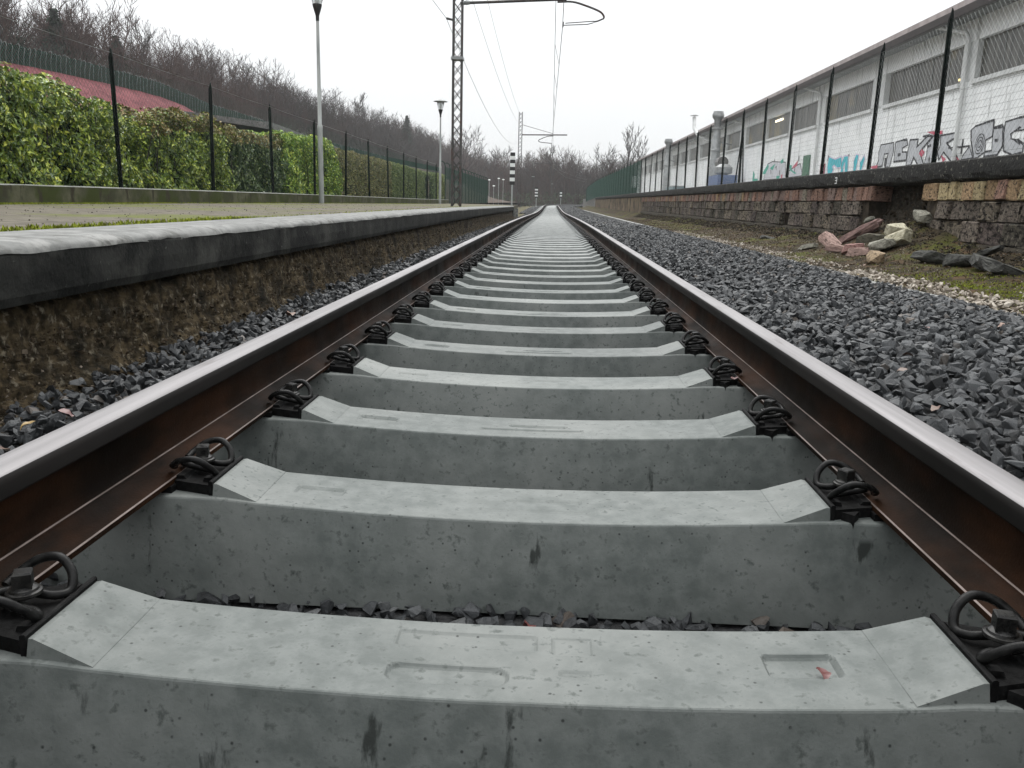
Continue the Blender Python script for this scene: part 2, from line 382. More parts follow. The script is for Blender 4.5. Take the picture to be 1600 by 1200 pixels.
def grid(name, xs, ys, hfun, mats, smooth=True):
    xs = np.asarray(xs); ys = np.asarray(ys)
    v = [(x, y, hfun(x, y)) for y in ys for x in xs]
    nx = len(xs)
    f = [(j * nx + i, j * nx + i + 1, (j + 1) * nx + i + 1, (j + 1) * nx + i) for j in range(len(ys) - 1) for i in range(nx - 1)]
    return npmesh(name, v, f, mats, smooth)

ONES = ['', 'first', 'second', 'third', 'fourth', 'fifth', 'sixth', 'seventh', 'eighth', 'ninth', 'tenth', 'eleventh', 'twelfth', 'thirteenth', 'fourteenth',
        'fifteenth', 'sixteenth', 'seventeenth', 'eighteenth', 'nineteenth']
TENS = {20: 'twentieth', 30: 'thirtieth', 40: 'fortieth'}
TEN = {20: 'twenty', 30: 'thirty', 40: 'forty'}
def ordinal(n):
    if n < 20: return ONES[n]
    t = n // 10 * 10
    return TENS[t] if n == t else TEN[t] + '-' + ONES[n - t]

# track level dips gently between 14 m and 95 m; beyond 110 m the line bends to the right
def sag(y):
    if y <= 12 or y >= 98: return 0.0
    if y < 52: t = (y - 12) / 40.0
    else: t = (98 - y) / 46.0
    return -0.17 * (t * t * (3 - 2 * t))
def bend(y):
    return 0.0 if y < 112 else (y - 112) ** 2 / 900.0

def yspace(a, b, fine, grow):
    r = [a]
    while r[-1] < b:
        r.append(r[-1] + fine + max(0, r[-1]) * grow)
    r[-1] = b
    return r
# ================================================================== THE SETTING: ground
put('ground', grid('ground', [-900, -300, -100, -30, 0, 30, 100, 300, 900], [-60, 0, 60, 150, 300, 600, 1500], lambda x, y: -0.62, 'grass', False), kind='structure')

def bed_z(x, y):
    if abs(x) < 0.90: z = -0.225
    elif abs(x) < 1.0: z = -0.225 + (abs(x) - 0.90) / 0.10 * (0.215 if x > 0 else 0.13)
    elif x > 0: z = np.interp(x, [1.0, 1.3, 2.2, 2.75, 2.95], [-0.010, 0.015, -0.005, -0.05, -0.09])
    else: z = np.interp(-x, [0.9, 1.0, 1.3, 1.8], [-0.095, -0.095, -0.125, -0.135])
    return float(z) + sag(y)
ys_bed = yspace(-1.0, 210, 0.5, 0.05)
xs_bed = [-1.75, -1.5, -1.25, -1.0, -0.90, -0.68, 0, 0.68, 0.90, 1.0, 1.1, 1.4, 1.8, 2.2, 2.6, 2.95]
bed_me = grid('ballast_bed', xs_bed, ys_bed, bed_z, 'bed')
for v in bed_me.vertices: v.co.x += bend(v.co.y)
bed = put('ballast_bed', bed_me, kind='structure')

# ------------------------------------------------------------------ rails
def half_profile():
    return [(0.0, 0.0), (0.069, 0.0), (0.069, 0.0095), (0.0672, 0.0120), (0.040, 0.0185), (0.0205, 0.0300), (0.0170, 0.0350), (0.0158, 0.0375), (0.0110, 0.0500),
            (0.0084, 0.068), (0.0084, 0.112), (0.0115, 0.122), (0.0325, 0.1285), (0.0350, 0.1320), (0.0357, 0.1520), (0.0345, 0.1580), (0.0315, 0.1632), (0.0270, 0.1662), (0.0130, 0.1680), (0.0, 0.1684)]
def rail(cx, label):
    hp = half_profile()
    prof = [(x, z) for x, z in hp] + [(-x, z) for x, z in reversed(hp[1:-1])]
    def seg_mat(i):
        a, b_ = prof[i], prof[(i + 1) % len(prof)]
        z = (a[1] + b_[1]) / 2
        if z > 0.1625: return 2
        if z > 0.1285: return 1
        if 0.0093 < z < 0.0121 and abs(a[0]) > 0.05 and abs(b_[0]) > 0.05: return 3
        if 0.0350 < z < 0.0376: return 3
        return 0
    ys = yspace(-0.8, 200, 0.6, 0.03)
    n = len(prof)
    v = []; f = []; mi = []
    for y in ys:
        for x, z in prof: v.append((cx + x + bend(y), y, z + sag(y)))
    for j in range(len(ys) - 1):
        for i in range(n):
            f.append((j * n + i, (j + 1) * n + i, (j + 1) * n + (i + 1) % n, j * n + (i + 1) % n)); mi.append(seg_mat(i))
    me = npmesh('rail', v, f, ['rust', 'railside', 'railtop', 'railglint'], True, mi)
    me.set_sharp_from_angle(angle=R(28))
    return put('rail', me, label=label, cat='rail', group='the two running rails')
rail(0.753, 'right-hand rusty steel rail with polished top beside the dark ballast')
rail(-0.753, 'left-hand rusty steel rail with polished top next to the platform')

# ------------------------------------------------------------------ concrete sleepers with their fastenings
def rrect(x, y, x0, x1, y0, y1, r):
    cx, cy = (x0 + x1) / 2, (y0 + y1) / 2
    dx = abs(x - cx) - (x1 - x0) / 2 + r; dy = abs(y - cy) - (y1 - y0) / 2 + r
    return math.hypot(max(dx, 0), max(dy, 0)) + min(max(dx, dy), 0) - r
SLOTS_FRONT = [(-.149, .012, -.063, -.019, .0219, .0055), (-.149, .048, .027, .068, .004, .0032), (.068, .124, .020, .066, .003, .0028), (.078, .122, -.034, -.020, .003, .0024), (.351, .446, -.026, .031, .010, .0075)]
SLOTS_BACK = [(-.459, -.355, -.026, .018, .006, .0075), (-.047, .111, .000, .018, .0088, .0055), (-.123, .151, -.046, -.022, .004, .0040)]
def ztop(x):
    a = abs(x)
    if a < 0.51: return -0.038 + 0.018 * (a / 0.51) ** 2
    if a < 0.58: return -0.020 + 0.006 * (a - 0.51) / 0.07
    return -0.014
def sleeper_mesh(name, slots, fine, seed):
    if fine:
        xs = sorted(set([-1.15, -1.0, -.86, -.75, -.65, -.60, -.57] + [round(-.53 + i * (.0030 if fine == 2 else .006), 4) for i in range(int(1.06 / (.0030 if fine == 2 else .006)) + 1)] + [.57, .60, .65, .75, .86, 1.0, 1.15]))
        ym = list(np.linspace(-.0925, .0925, 71 if fine == 2 else 45))
    else:
        xs = [-1.15, -.6, -.51, -.4, -.25, 0, .25, .4, .51, .6, 1.15]; ym = [-.088, .088]
    ed = [(-.130, -.215), (-.118, -.12), (-.0990, -.0080), (-.0982, -.0042), (-.0968, -.0015), (-.0950, -.0003)]
    if not fine: ed = [(-.130, -.215), (-.1015, -.018), (-.095, -.003)]
    v = []
    rows = [('e', a, b_) for a, b_ in ed] + [('t', y, 0) for y in ym] + [('e', -a, b_) for a, b_ in reversed(ed)]
    rough = 0.0006 if fine else 0
    for kind, y, dz in rows:
        for x in xs:
            if kind == 't':
                z = ztop(x)
                for (x0, x1, y0, y1, r_, d) in slots if fine else ():
                    s_ = rrect(x, y, x0, x1, y0, y1, r_)
                    z -= d * min(1, max(0, (0.0012 - s_) / 0.0050))
                if rough: z += rough * fbm(x * 9 + seed, y * 9, seed, 3)
                v.append((x, y, z))
            else:
                z = -0.215 if dz < -0.2 else ztop(x) + dz
                if dz == -.12: z = -.12
                yy = y + (0.0012 * fbm(x * 6 + seed, z * 10, seed + 3, 3) if rough else 0)
                v.append((x, yy, z))
    nx = len(xs)
    f = [(j * nx + i, j * nx + i + 1, (j + 1) * nx + i + 1, (j + 1) * nx + i) for j in range(len(rows) - 1) for i in range(nx - 1)]
    b = MB(); b.add(v, f)
    nr = len(rows)
    b.f.append(tuple(j * nx for j in reversed(range(nr)))); b.f.append(tuple(j * nx + nx - 1 for j in range(nr))); b.m += [0, 0]
    # raised shoulders that hold the guide plates
    for sg in (-1, 1):
        for (ua, ub, uc, za) in ((.508, .588, .5955, .010), (.998, .918, .9105, .004)):
            def P(u, y, z): return (sg * u, y, z)
            z0 = -0.030
            h0, h1 = .0935, .0845
            vs_ = [P(ua, -h0, -.0195 if ua < .7 else -.014), P(ub, -h1, za), P(uc, -h1 + .002, za - .001), P(uc, -h0, z0), P(ua, -h0, z0),
                   P(ua, h0, -.0195 if ua < .7 else -.014), P(ub, h1, za), P(uc, h1 - .002, za - .001), P(uc, h0, z0), P(ua, h0, z0)]
            b.add(vs_, [(0, 1, 6, 5), (1, 2, 7, 6), (2, 3, 8, 7), (0, 4, 3, 2, 1), (5, 6, 7, 8, 9)])
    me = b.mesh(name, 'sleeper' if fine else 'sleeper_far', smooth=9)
    return me
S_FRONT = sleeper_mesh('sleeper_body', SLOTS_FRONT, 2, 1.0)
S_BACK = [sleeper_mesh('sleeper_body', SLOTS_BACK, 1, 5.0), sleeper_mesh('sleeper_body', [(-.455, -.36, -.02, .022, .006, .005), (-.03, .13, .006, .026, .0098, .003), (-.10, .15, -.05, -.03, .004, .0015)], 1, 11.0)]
S_FAR = sleeper_mesh('sleeper_body', [], 0, 0.0)

def smoothpath(pts, k=4):
    P = [Vector(p) for p in pts]
    P = [P[0] * 2 - P[1]] + P + [P[-1] * 2 - P[-2]]
    o = []
    for i in range(1, len(P) - 2):
        for j in range(k):
            t = j / k
            a, b_, c, d = P[i - 1:i + 3]
            o.append(0.5 * ((2 * b_) + (-a + c) * t + (2 * a - 5 * b_ + 4 * c - d) * t * t + (-a + 3 * b_ - 3 * c + d) * t ** 3))
    o.append(P[-2])
    return o
half = [(.046, .030, .0250), (.040, .052, .034), (.018, .067, .049), (-.012, .068, .053), (-.034, .058, .036), (-.041, .040, .0175), (-.030, .025, .0165), (-.008, .0205, .020), (.020, .018, .0245), (.036, .011, .0255)]
clip_path = half + [(.041, 0, .0258)] + [(u, -v_, z) for u, v_, z in reversed(half)]
b = MB(); b.tube(smoothpath(clip_path, 5), .0066, 8); CLIP = b.mesh('rail_clip', 'clip', smooth=60)
b = MB()
b.lathe([(.0225, .0290), (.0235, .0310), (.0230, .0345), (.0205, .0355)], 20)
b.lathe([(.0195, .0350), (.0180, .0385), (.0120, .0420), (.0100, .0425)], 18)
a_ = R(22)
for (h0, h1, w0, w1) in ((.0385, .0600, .0118, .0118), (.0600, .0622, .0118, .0100)):
    pts = []
    for zz, w_ in ((h0, w0), (h1, w1)):
        for sx, sy in ((-1, -1), (1, -1), (1, 1), (-1, 1)):
            x_, y_ = sx * w_, sy * w_
            pts.append((x_ * math.cos(a_) - y_ * math.sin(a_), x_ * math.sin(a_) + y_ * math.cos(a_), zz))
    b.add(pts, [(3, 2, 1, 0), (4, 5, 6, 7), (0, 1, 5, 4), (1, 2, 6, 5), (2, 3, 7, 6), (3, 0, 4, 7)])
SCREW = b.mesh('screw', 'screw', smooth=30)
b = MB()
b.prism([(-.0520, -.014), (-.0435, -.014), (-.0435, .0135), (-.0460, .0155), (-.0500, .0155), (-.0520, .0135)], 'y', -.086, .086)
b.prism([(-.0434, -.083), (.0340, -.060), (.0352, -.056), (.0352, .056), (.0340, .060), (-.0434, .083)], 'z', -.0139, .0060)
for vv in (-.062, .046):
    b.prism([(-.0430, .0061), (-.0230, .0061), (-.0260, .0140), (-.0430, .0150)], 'y', vv, vv + .016)
b.prism([(.0150, .0061), (.0349, .0061), (.0349, .0130), (.0200, .0130)], 'y', -.050, .050)
b.prism([(-.030, -.083), (-.012, -.100), (.006, -.074)], 'z', -.030, .002)
PLATE = b.mesh('guide_plate', 'plate', smooth=20)
b = MB(); b.box(-.073, .073, -.082, .082, -.0135, -.0006); PAD = b.mesh('rail_pad', 'plate')
b = MB()
b.box(-.052, .035, -.080, .080, -.013, .008)
b.tube([(.045, .03, .026), (.015, .066, .05), (-.035, .055, .034), (-.03, .024, .018), (.04, .0, .026), (-.03, -.024, .018), (-.035, -.055, .034), (.015, -.066, .05), (.045, -.03, .026)], .0075, 4)
b.prism([(-.022, -.022), (.022, -.022), (.022, .022), (-.022, .022)], 'z', .024, .034)
b.prism([(-.0125, -.0125), (.0125, -.0125), (.0125, .0125), (-.0125, .0125)], 'z', .034, .062)
FAST = b.mesh('rail_fastening', 'clip')

FIX = [(.648, 0, 0), (.858, 0, math.pi), (-.648, 0, math.pi), (-.858, 0, 0)]
LOOK = {1: 'nearest large pale concrete sleeper with an oval slot and a sunken tab at right',
        2: 'second concrete sleeper from the front, small sunken tab at left, gravel gap before it'}
N_SL = 292
for n in range(N_SL):
    y = 1.031 + 0.6 * n
    k = n + 1
    if k in LOOK: lab = LOOK[k]
    elif k <= 45: lab = ordinal(k) + ' grey concrete sleeper counted from the front of the track'
    elif k <= 170: lab = 'one of the close-packed small concrete sleepers in the middle distance, beyond the forty-fifth'
    else: lab = 'one of the faint merged sleepers at the farthest visible end of the track'
    if n < 172:
        t = thing('concrete_sleeper', lab, 'sleeper', (0, y, sag(y)), 'concrete sleepers under the two rails')
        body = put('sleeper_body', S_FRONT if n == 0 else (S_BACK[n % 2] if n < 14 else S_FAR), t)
        if n < 20:
            for sg in (-1, 1): put('rail_pad', PAD, t, (sg * .753, 0, 0))
            for (x, yy, rz) in FIX:
                put('guide_plate', PLATE, t, (x, 0, 0), (0, 0, rz))
                c = put('rail_clip', CLIP, t, (x, random.uniform(-.003, .003), 0), (0, 0, rz + random.uniform(-.04, .04)))
                put('screw', SCREW, c, rot=(0, 0, random.uniform(0, 1.5)))
        else:
            for (x, yy, rz) in FIX if n < 60 else (FIX[0], FIX[2]):
                put('rail_fastening', FAST, t, (x, 0, 0), (0, 0, rz))
    else:
        put('concrete_sleeper', S_FAR, None, (bend(y), y, sag(y)), (0, 0, -2 * (max(0, y - 112)) / 900), None, lab, 'sleeper', 'concrete sleepers under the two rails')

# ------------------------------------------------------------------ stones
def stone_arrays(npts, seed, flat=.7):
    r_ = np.random.default_rng(seed)
    p = r_.normal(size=(npts, 3)); p /= np.linalg.norm(p, axis=1)[:, None]
    p *= r_.uniform(.70, 1.15, (npts, 1)); p *= np.array([1.0, r_.uniform(.55, .85), r_.uniform(.36, flat)])
    bm = bmesh.new()
    for q in p: bm.verts.new(q)
    res = bmesh.ops.convex_hull(bm, input=bm.verts[:])
    bmesh.ops.delete(bm, geom=[g for g in res['geom_interior'] if isinstance(g, bmesh.types.BMVert)], context='VERTS')
    bmesh.ops.triangulate(bm, faces=bm.faces[:])
    bm.verts.ensure_lookup_table(); bm.verts.index_update()
    v = np.array([x.co[:] for x in bm.verts], np.float32); f = np.array([[x.index for x in g.verts] for g in bm.faces], np.int32)
    bm.free()
    return v, f
ST_HI = [stone_arrays(13, 100 + i, .58) for i in range(12)]
ST_LO = [stone_arrays(9, 200 + i) for i in range(8)]
def rotmats(n, tilt=None):
    q = rng.normal(size=(n, 4)); q /= np.linalg.norm(q, axis=1)[:, None]
    if tilt is not None:
        q[:, 1:3] *= tilt; q /= np.linalg.norm(q, axis=1)[:, None]
    w, x, y, z = q.T
    return np.stack([1 - 2 * (y * y + z * z), 2 * (x * y - z * w), 2 * (x * z + y * w), 2 * (x * y + z * w), 1 - 2 * (x * x + z * z), 2 * (y * z - x * w), 2 * (x * z - y * w), 2 * (y * z + x * w), 1 - 2 * (x * x + y * y)], 1).reshape(n, 3, 3)
def scatter(pos, size, variants, tilt=.45):
    n = len(pos)
    Rm = rotmats(n, tilt)
    which = rng.integers(0, len(variants), n)
    V = []; F = []; o = 0
    for k, (v, f) in enumerate(variants):
        idx = np.nonzero(which == k)[0]
        if not len(idx): continue
        vv = np.einsum('nij,vj->nvi', Rm[idx], v) * size[idx][:, None, None] + pos[idx][:, None, :]
        ff = f[None] + (np.arange(len(idx)) * len(v))[:, None, None] + o
        V.append(vv.reshape(-1, 3)); F.append(ff.reshape(-1, 3)); o += len(idx) * len(v)
    return np.concatenate(V), np.concatenate(F)
def rect_pts(x0, x1, y0, y1, n, zf, jz):
    x = rng.uniform(x0, x1, n); y = rng.uniform(y0, y1, n)
    z = np.array([zf(a, b_) for a, b_ in zip(x, y)]) + rng.uniform(*jz, n)
    return np.stack([x, y, z], 1)
near = [rect_pts(.84, 2.92, .9, 6.0, 12500, bed_z, (-.012, .034)), rect_pts(-1.58, -.83, .6, 6.0, 3600, bed_z, (0, .05))]
near_s = [rng.uniform(.015, .036, 12500) * rng.choice([1, 1, 1, 1.35], 12500), rng.uniform(.016, .034, 3600)]
cribs = []
for n in range(-1, 12):
    yc = 1.031 + .6 * n + .3
    cribs.append(rect_pts(-.90, .90, yc - .19, yc + .19, 760, lambda x, y: -.225, (-.004, .022)))
near.append(np.concatenate(cribs)); near_s.append(rng.uniform(.014, .030, len(near[-1])))
P = np.concatenate(near); S = np.concatenate(near_s)
# the 300 that show largest become stones of their own
rel = (P - np.array([.047, 0, .565])) @ np.array(m3)
depth = -rel[:, 2]
u_ = rel[:, 0] / depth * 1322 + 800; w_ = 600 - rel[:, 1] / depth * 1322
vis = (depth > .3) & (u_ > 5) & (u_ < 1595) & (w_ > 5) & (w_ < 1195) & (P[:, 0] > 1.06)
score = np.where(vis, S / np.maximum(depth, .1) * (1 + 8 * np.clip(P[:, 2], 0, .06)), 0)
top = np.argsort(-score)[:300]
MT['ballast_single'] = mat('wet_basalt_stone', (.018, .0195, .0215), (.070, .074, .078), 40, .42, .0035, 130, objrand=.6, rough2=.55)
st_me = []
for i, (v, f) in enumerate(ST_HI):
    bm = bmesh.new(); bv = [bm.verts.new(q) for q in v.tolist()]
    for t_ in f: bm.faces.new([bv[k] for k in t_])
    bmesh.ops.subdivide_edges(bm, edges=bm.edges[:], cuts=1, use_grid_fill=True)
    for q in bm.verts: q.co *= 1 + .09 * fbm(q.co.x * 2.3 + i, q.co.y * 2.3, q.co.z * 2.3, 3)
    me = bpy.data.meshes.new('ballast_stone'); bm.to_mesh(me); bm.free(); me.materials.append(MT['ballast_single']); st_me.append(me)
q_rm = rotmats(300, .5)
for k, i in enumerate(top):
    o = put('ballast_stone', st_me[k % 12], bed)
    o.matrix_local = Matrix.Translation(P[i].tolist()) @ Matrix(q_rm[k].tolist()).to_4x4() @ Matrix.Scale(float(S[i]), 4)
keep = np.ones(len(P), bool); keep[top] = False
V1, F1 = scatter(P[keep], S[keep], ST_HI)
mid = rect_pts(.84, 2.92, 6, 20, 16000, bed_z, (-.012, .034)); mid_s = rng.uniform(.020, .038, len(mid))
midl = rect_pts(-1.58, -.83, 6, 20, 5000, bed_z, (0, .05)); midl_s = rng.uniform(.02, .04, len(midl))
far = rect_pts(.84, 2.92, 20, 60, 15000, bed_z, (-.01, .04)); far_s = rng.uniform(.034, .058, len(far))
farl = rect_pts(-1.58, -.83, 20, 60, 3600, bed_z, (0, .05)); farl_s = rng.uniform(.03, .05, len(farl))
vf = np.concatenate([rect_pts(.84, 2.92, 60, 190, 9000, bed_z, (0, .04)), rect_pts(-2.2, -.83, 60, 190, 6000, bed_z, (0, .04))]); vf[:, 0] += np.array([bend(y) for y in vf[:, 1]]); vf_s = rng.uniform(.06, .10, len(vf))
P2 = np.concatenate([mid, midl, far, farl, vf]); S2 = np.concatenate([mid_s, midl_s, far_s, farl_s, vf_s])
V2, F2 = scatter(P2, S2, ST_LO)
put('ballast_stones', npmesh('ballast_stones', np.concatenate([V1, V2]), np.concatenate([F1, F2 + len(V1)]), 'ballast'), bed, kind='stuff')

# ------------------------------------------------------------------ verge between ballast and the stone wall
def verge_z(x, y):
    z = np.interp(x, [2.9, 3.1, 3.5, 3.9, 4.3, 4.7, 5.0, 5.4], [-.11, -.085, -.065, -.03, .02, .10, .18, .22])
    far_ = min(1, max(0, (y - 12) / 34.0))
    z = z - far_ * np.interp(x, [2.9, 4.3, 5.0], [.04, .20, .08])
    pile = math.exp(-((y - 12.3) / 1.5) ** 2) * math.exp(-((x - 4.95) / .55) ** 2) * .26
    z += pile + .030 * fbm(x * 1.7, y * 1.7, 3.0) * min(1, max(0, (x - 3.05) / .3)) + .016 * fbm(x * 6, y * 6, 8.0)
    return float(z)
xs_v = np.arange(3.04, 5.32, .055)
vm_ = grid('verge', xs_v, yspace(1.0, 125, .06, .012), verge_z, 'verge')
put('verge', vm_, kind='structure')
b = MB()
ysk = yspace(0, 120, .4, .03)
for j in range(len(ysk) - 1):
    ya, yb = ysk[j], ysk[j + 1]
    za, zb = -.068 - .0006 * min(ya, 46) + .012 * fbm(3, ya * .7, 1), -.068 - .0006 * min(yb, 46) + .012 * fbm(3, yb * .7, 1)
    b.add([(2.90, ya, za), (3.03, ya, za + .004), (3.03, yb, zb + .004), (2.90, yb, zb), (2.89, ya, za - .15), (2.89, yb, zb - .15), (3.04, ya, za - .15), (3.04, yb, zb - .15)],
          [(0, 1, 2, 3), (4, 0, 3, 5), (1, 6, 7, 2)])
put('kerb_strip', b.mesh('kerb_strip', 'kerb', fix=False), kind='structure')
# pale limestone gravel along the strip
pg = rect_pts(3.02, 3.42, 2.0, 22, 1500, verge_z, (0, .012)); pg2 = rect_pts(3.02, 4.7, 2.0, 22, 1000, verge_z, (0, .01)); pg3 = rect_pts(3.05, 3.4, 5.4, 9.0, 420, verge_z, (0, .03))
PG = np.concatenate([pg, pg2, pg3]); PGs = np.concatenate([rng.uniform(.012, .030, 1500), rng.uniform(.006, .018, 1000), rng.uniform(.020, .042, 420)])
V, F = scatter(PG, PGs, ST_LO)
put('pale_gravel', npmesh('pale_gravel', V, F, 'pale_gravel'), label='pale limestone gravel strewn along the kerb strip', cat='gravel', kind='stuff')
# dark crumbled earth clods at the foot of the stone wall
pc = rect_pts(4.45, 5.0, 4, 47, 9000, verge_z, (-.006, .02)); pcs = rng.uniform(.008, .042, 9000) * rng.uniform(.4, 1, 9000)
V, F = scatter(pc, pcs, ST_LO)
put('crumbled_debris', npmesh('crumbled_debris', V, F, 'earth'), label='dark crumbled earth and mortar at the foot of the stone wall', cat='debris', kind='stuff')
pl_ = np.concatenate([rect_pts(3.05, 4.9, 3, 12, 9000, verge_z, (0, .006)), rect_pts(3.05, 4.9, 12, 40, 9000, verge_z, (0, .008))])
V, F = scatter(pl_, np.concatenate([rng.uniform(.004, .015, 9000), rng.uniform(.006, .022, 9000)]), ST_LO)
put('verge_litter', npmesh('verge_litter', V, F, 'litter_bits'), label='brown leaf bits and small chips littering the verge', cat='litter', kind='stuff')
# moss and short grass tufts on the verge
def blades(pts, h, w, lean=.5):
    n = len(pts)
    a = rng.uniform(0, 2 * np.pi, n); d = np.stack([np.cos(a), np.sin(a), np.zeros(n)], 1)
    e = np.stack([-np.sin(a), np.cos(a), np.zeros(n)], 1)
    hh = rng.uniform(.5, 1.2, n)[:, None] * h
    tip = pts + d * hh * lean * rng.uniform(.2, 1.4, (n, 1)) + np.array([0, 0, 1]) * hh
    V = np.stack([pts - e * w, pts + e * w, tip], 1).reshape(-1, 3)
    return V, np.arange(3 * n).reshape(n, 3)
gp = []
for (cx, cy, sx, sy, n) in [(3.72, 6.9, .34, .9, 13000), (4.0, 5.9, .28, .7, 7000), (3.5, 8.3, .20, .6, 1500), (3.7, 14.0, .18, 2.0, 500)]:
    x = rng.normal(cx, sx, n); y = rng.normal(cy, sy, n); ok = (x > 3.1) & (x < 4.75) & (y > 2)
    gp.append(np.stack([x[ok], y[ok], [verge_z(a, c) - .004 for a, c in zip(x[ok], y[ok])]], 1))
V, F = blades(np.concatenate(gp), .016, .0035, .9)
put('verge_moss', npmesh('verge_moss', V, F, 'moss'), label='bright yellow-green moss and short grass on the verge', cat='moss', kind='stuff')
# ================================================================== PLATFORM on the left
def psag(y): return 0.5 * sag(y)
PL_END = 38.0
def strip(name, prof, ys, mats, mis, nz=0.0, ns=8, seed=0, sagf=psag, smooth=False):
    v = []; f = []; mi = []
    n = len(prof)
    for y in ys:
        for i, p in enumerate(prof):
            amp = p[2] if len(p) > 2 else nz
            v.append((p[0] + amp * fbm(i * .7 + seed, y * ns, seed), y, p[1] + sagf(y) + amp * .7 * fbm(i * .7 + seed + 9, y * ns, seed + 4)))
    for j in range(len(ys) - 1):
        for i in range(n - 1):
            f.append((j * n + i, j * n + i + 1, (j + 1) * n + i + 1, (j + 1) * n + i)); mi.append(mis[i])
    return npmesh(name, v, f, mats, smooth, mi)
pt = thing('platform', None, None); pt['kind'] = 'structure'
ysp = yspace(-1.0, PL_END, .10, .008)
# surface behind the edge slab
put('platform_surface', grid('platform_surface', [-6.10, -5.5, -4.5, -3.5, -2.8, -2.3, -2.06], yspace(-2, 54, .4, .02), lambda x, y: .393 + psag(y) + .006 * fbm(x, y, 2), 'plat_top'), pt)
# edge slab: worn pale top and chamfer, grimy black front
prof = [(-2.07, .385), (-2.06, .401, .002), (-1.80, .405, .0015), (-1.655, .402, .0015), (-1.620, .392, .002), (-1.602, .380, .003), (-1.5985, .366, .012)]
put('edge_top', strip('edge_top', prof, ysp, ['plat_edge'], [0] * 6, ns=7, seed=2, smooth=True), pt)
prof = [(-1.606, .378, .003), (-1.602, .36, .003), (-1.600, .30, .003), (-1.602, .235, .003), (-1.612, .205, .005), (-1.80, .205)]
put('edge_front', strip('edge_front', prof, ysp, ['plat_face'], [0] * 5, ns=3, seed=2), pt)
b = MB(); b.box(-2.07, -1.62, PL_END - .3, PL_END, -.1, .30); b.build('edge_end', 'plat_face', pt)
b = MB(); b.box(-6.1, -2.06, PL_END + .5, PL_END + 16, -.3, .31); b.build('platform_tail', 'plat_top', pt)
# rough dirty footing under the slab
pf = [(-1.80, .209), (-1.70, .203), (-1.672, .175), (-1.660, .13), (-1.652, .08), (-1.645, .03), (-1.635, -.02), (-1.622, -.06), (-1.60, -.10), (-1.56, -.135), (-1.45, -.155)]
pfa = np.array([p[:2] for p in pf]); tt = np.concatenate([[0], np.cumsum(np.hypot(*np.diff(pfa, axis=0).T))]); tq = np.linspace(0, tt[-1], 46)
fx = np.interp(tq, tt, pfa[:, 0]); fz = np.interp(tq, tt, pfa[:, 1]); ysf = yspace(-.5, PL_END, .020, .010)
v = []
for y in ysf:
    for k in range(46):
        w_ = min(1, k / 4)
        n1 = fbm(fx[k] * 7, y * 7, fz[k] * 7, 5); n2 = fbm(fx[k] * 26 + 5, y * 26, fz[k] * 26, 3)
        v.append((fx[k] + w_ * (.022 * n1 + .010 * n2), y, fz[k] + psag(y) + w_ * (.016 * n1 + .009 * n2)))
f = [(j * 46 + i, j * 46 + i + 1, (j + 1) * 46 + i + 1, (j + 1) * 46 + i) for j in range(len(ysf) - 1) for i in range(45)]
put('base_wall', npmesh('base_wall', v, f, 'plat_base', False), pt)
pcl = []
for _ in range(16000):
    y = 1 + 37 * random.random() ** 2.2; t = random.random() ** 1.1
    x = -1.655 + .40 * t ** 1.5; z = float(np.interp(-x, [1.25, 1.45, 1.54, 1.595, 1.625, 1.642, 1.655], [-.125, -.125, -.13, -.10, -.05, .02, .09]))
    pcl.append((x + .01, y, z + random.uniform(-.01, .012)))
V, F = scatter(np.array(pcl), rng.uniform(.0025, .009, 16000) * rng.choice([1, 1, 1, 1, 1, 2.0], 16000), ST_LO)
put('footing_crumbs', npmesh('footing_crumbs', V, F, 'crumb'), pt, kind='stuff')
# moss rows on the platform
gp = []
for (x0, x1, y0, y1, n) in [(-6.06, -5.75, 7, 13.5, 5200), (-2.30, -2.07, 2.0, 6.2, 2600), (-6.06, -5.9, 13.5, 40, 3500), (-2.12, -2.06, 6, 20, 900)]:
    x = x0 + (x1 - x0) * rng.random(n) ** 1.6 if x0 < -5 else x1 - (x1 - x0) * rng.random(n) ** 2; y = rng.uniform(y0, y1, n)
    gp.append(np.stack([x, y, [.392 + psag(c) for c in y]], 1))
V, F = blades(np.concatenate(gp), .020, .006, .8)
put('platform_moss', npmesh('platform_moss', V, F, 'moss'), label='bright moss growing along the platform edges', cat='moss', kind='stuff')
# grit and leaf crumbs on the platform
pp = rect_pts(-6.0, -2.1, 3, 26, 1300, lambda x, y: .394 + psag(y), (0, .003))
V, F = scatter(pp, rng.uniform(.002, .009, 1300), ST_LO)
put('platform_grit', npmesh('platform_grit', V, F, 'earth'), label='dark grit and leaf crumbs scattered on the platform', cat='grit', kind='stuff')

# low wall along the back of the platform
lw = thing('low_wall', 'long low mossy concrete wall along the back of the platform', 'wall')
ysl = yspace(3, 51, .4, .02)
put('wall_face', strip('wall_face', [(-6.05, .30), (-6.05, .44, .004), (-6.05, .600, .004)], ysl, ['low_wall'], [0, 0], ns=2, sagf=lambda y: psag(y) * .9, smooth=True), lw)
put('wall_top', strip('wall_top', [(-6.047, .596), (-6.06, .612, .003), (-6.33, .612, .003), (-6.335, .30)], ysl, ['low_wall_top'], [0, 0, 0], ns=2, sagf=lambda y: psag(y) * .9), lw)

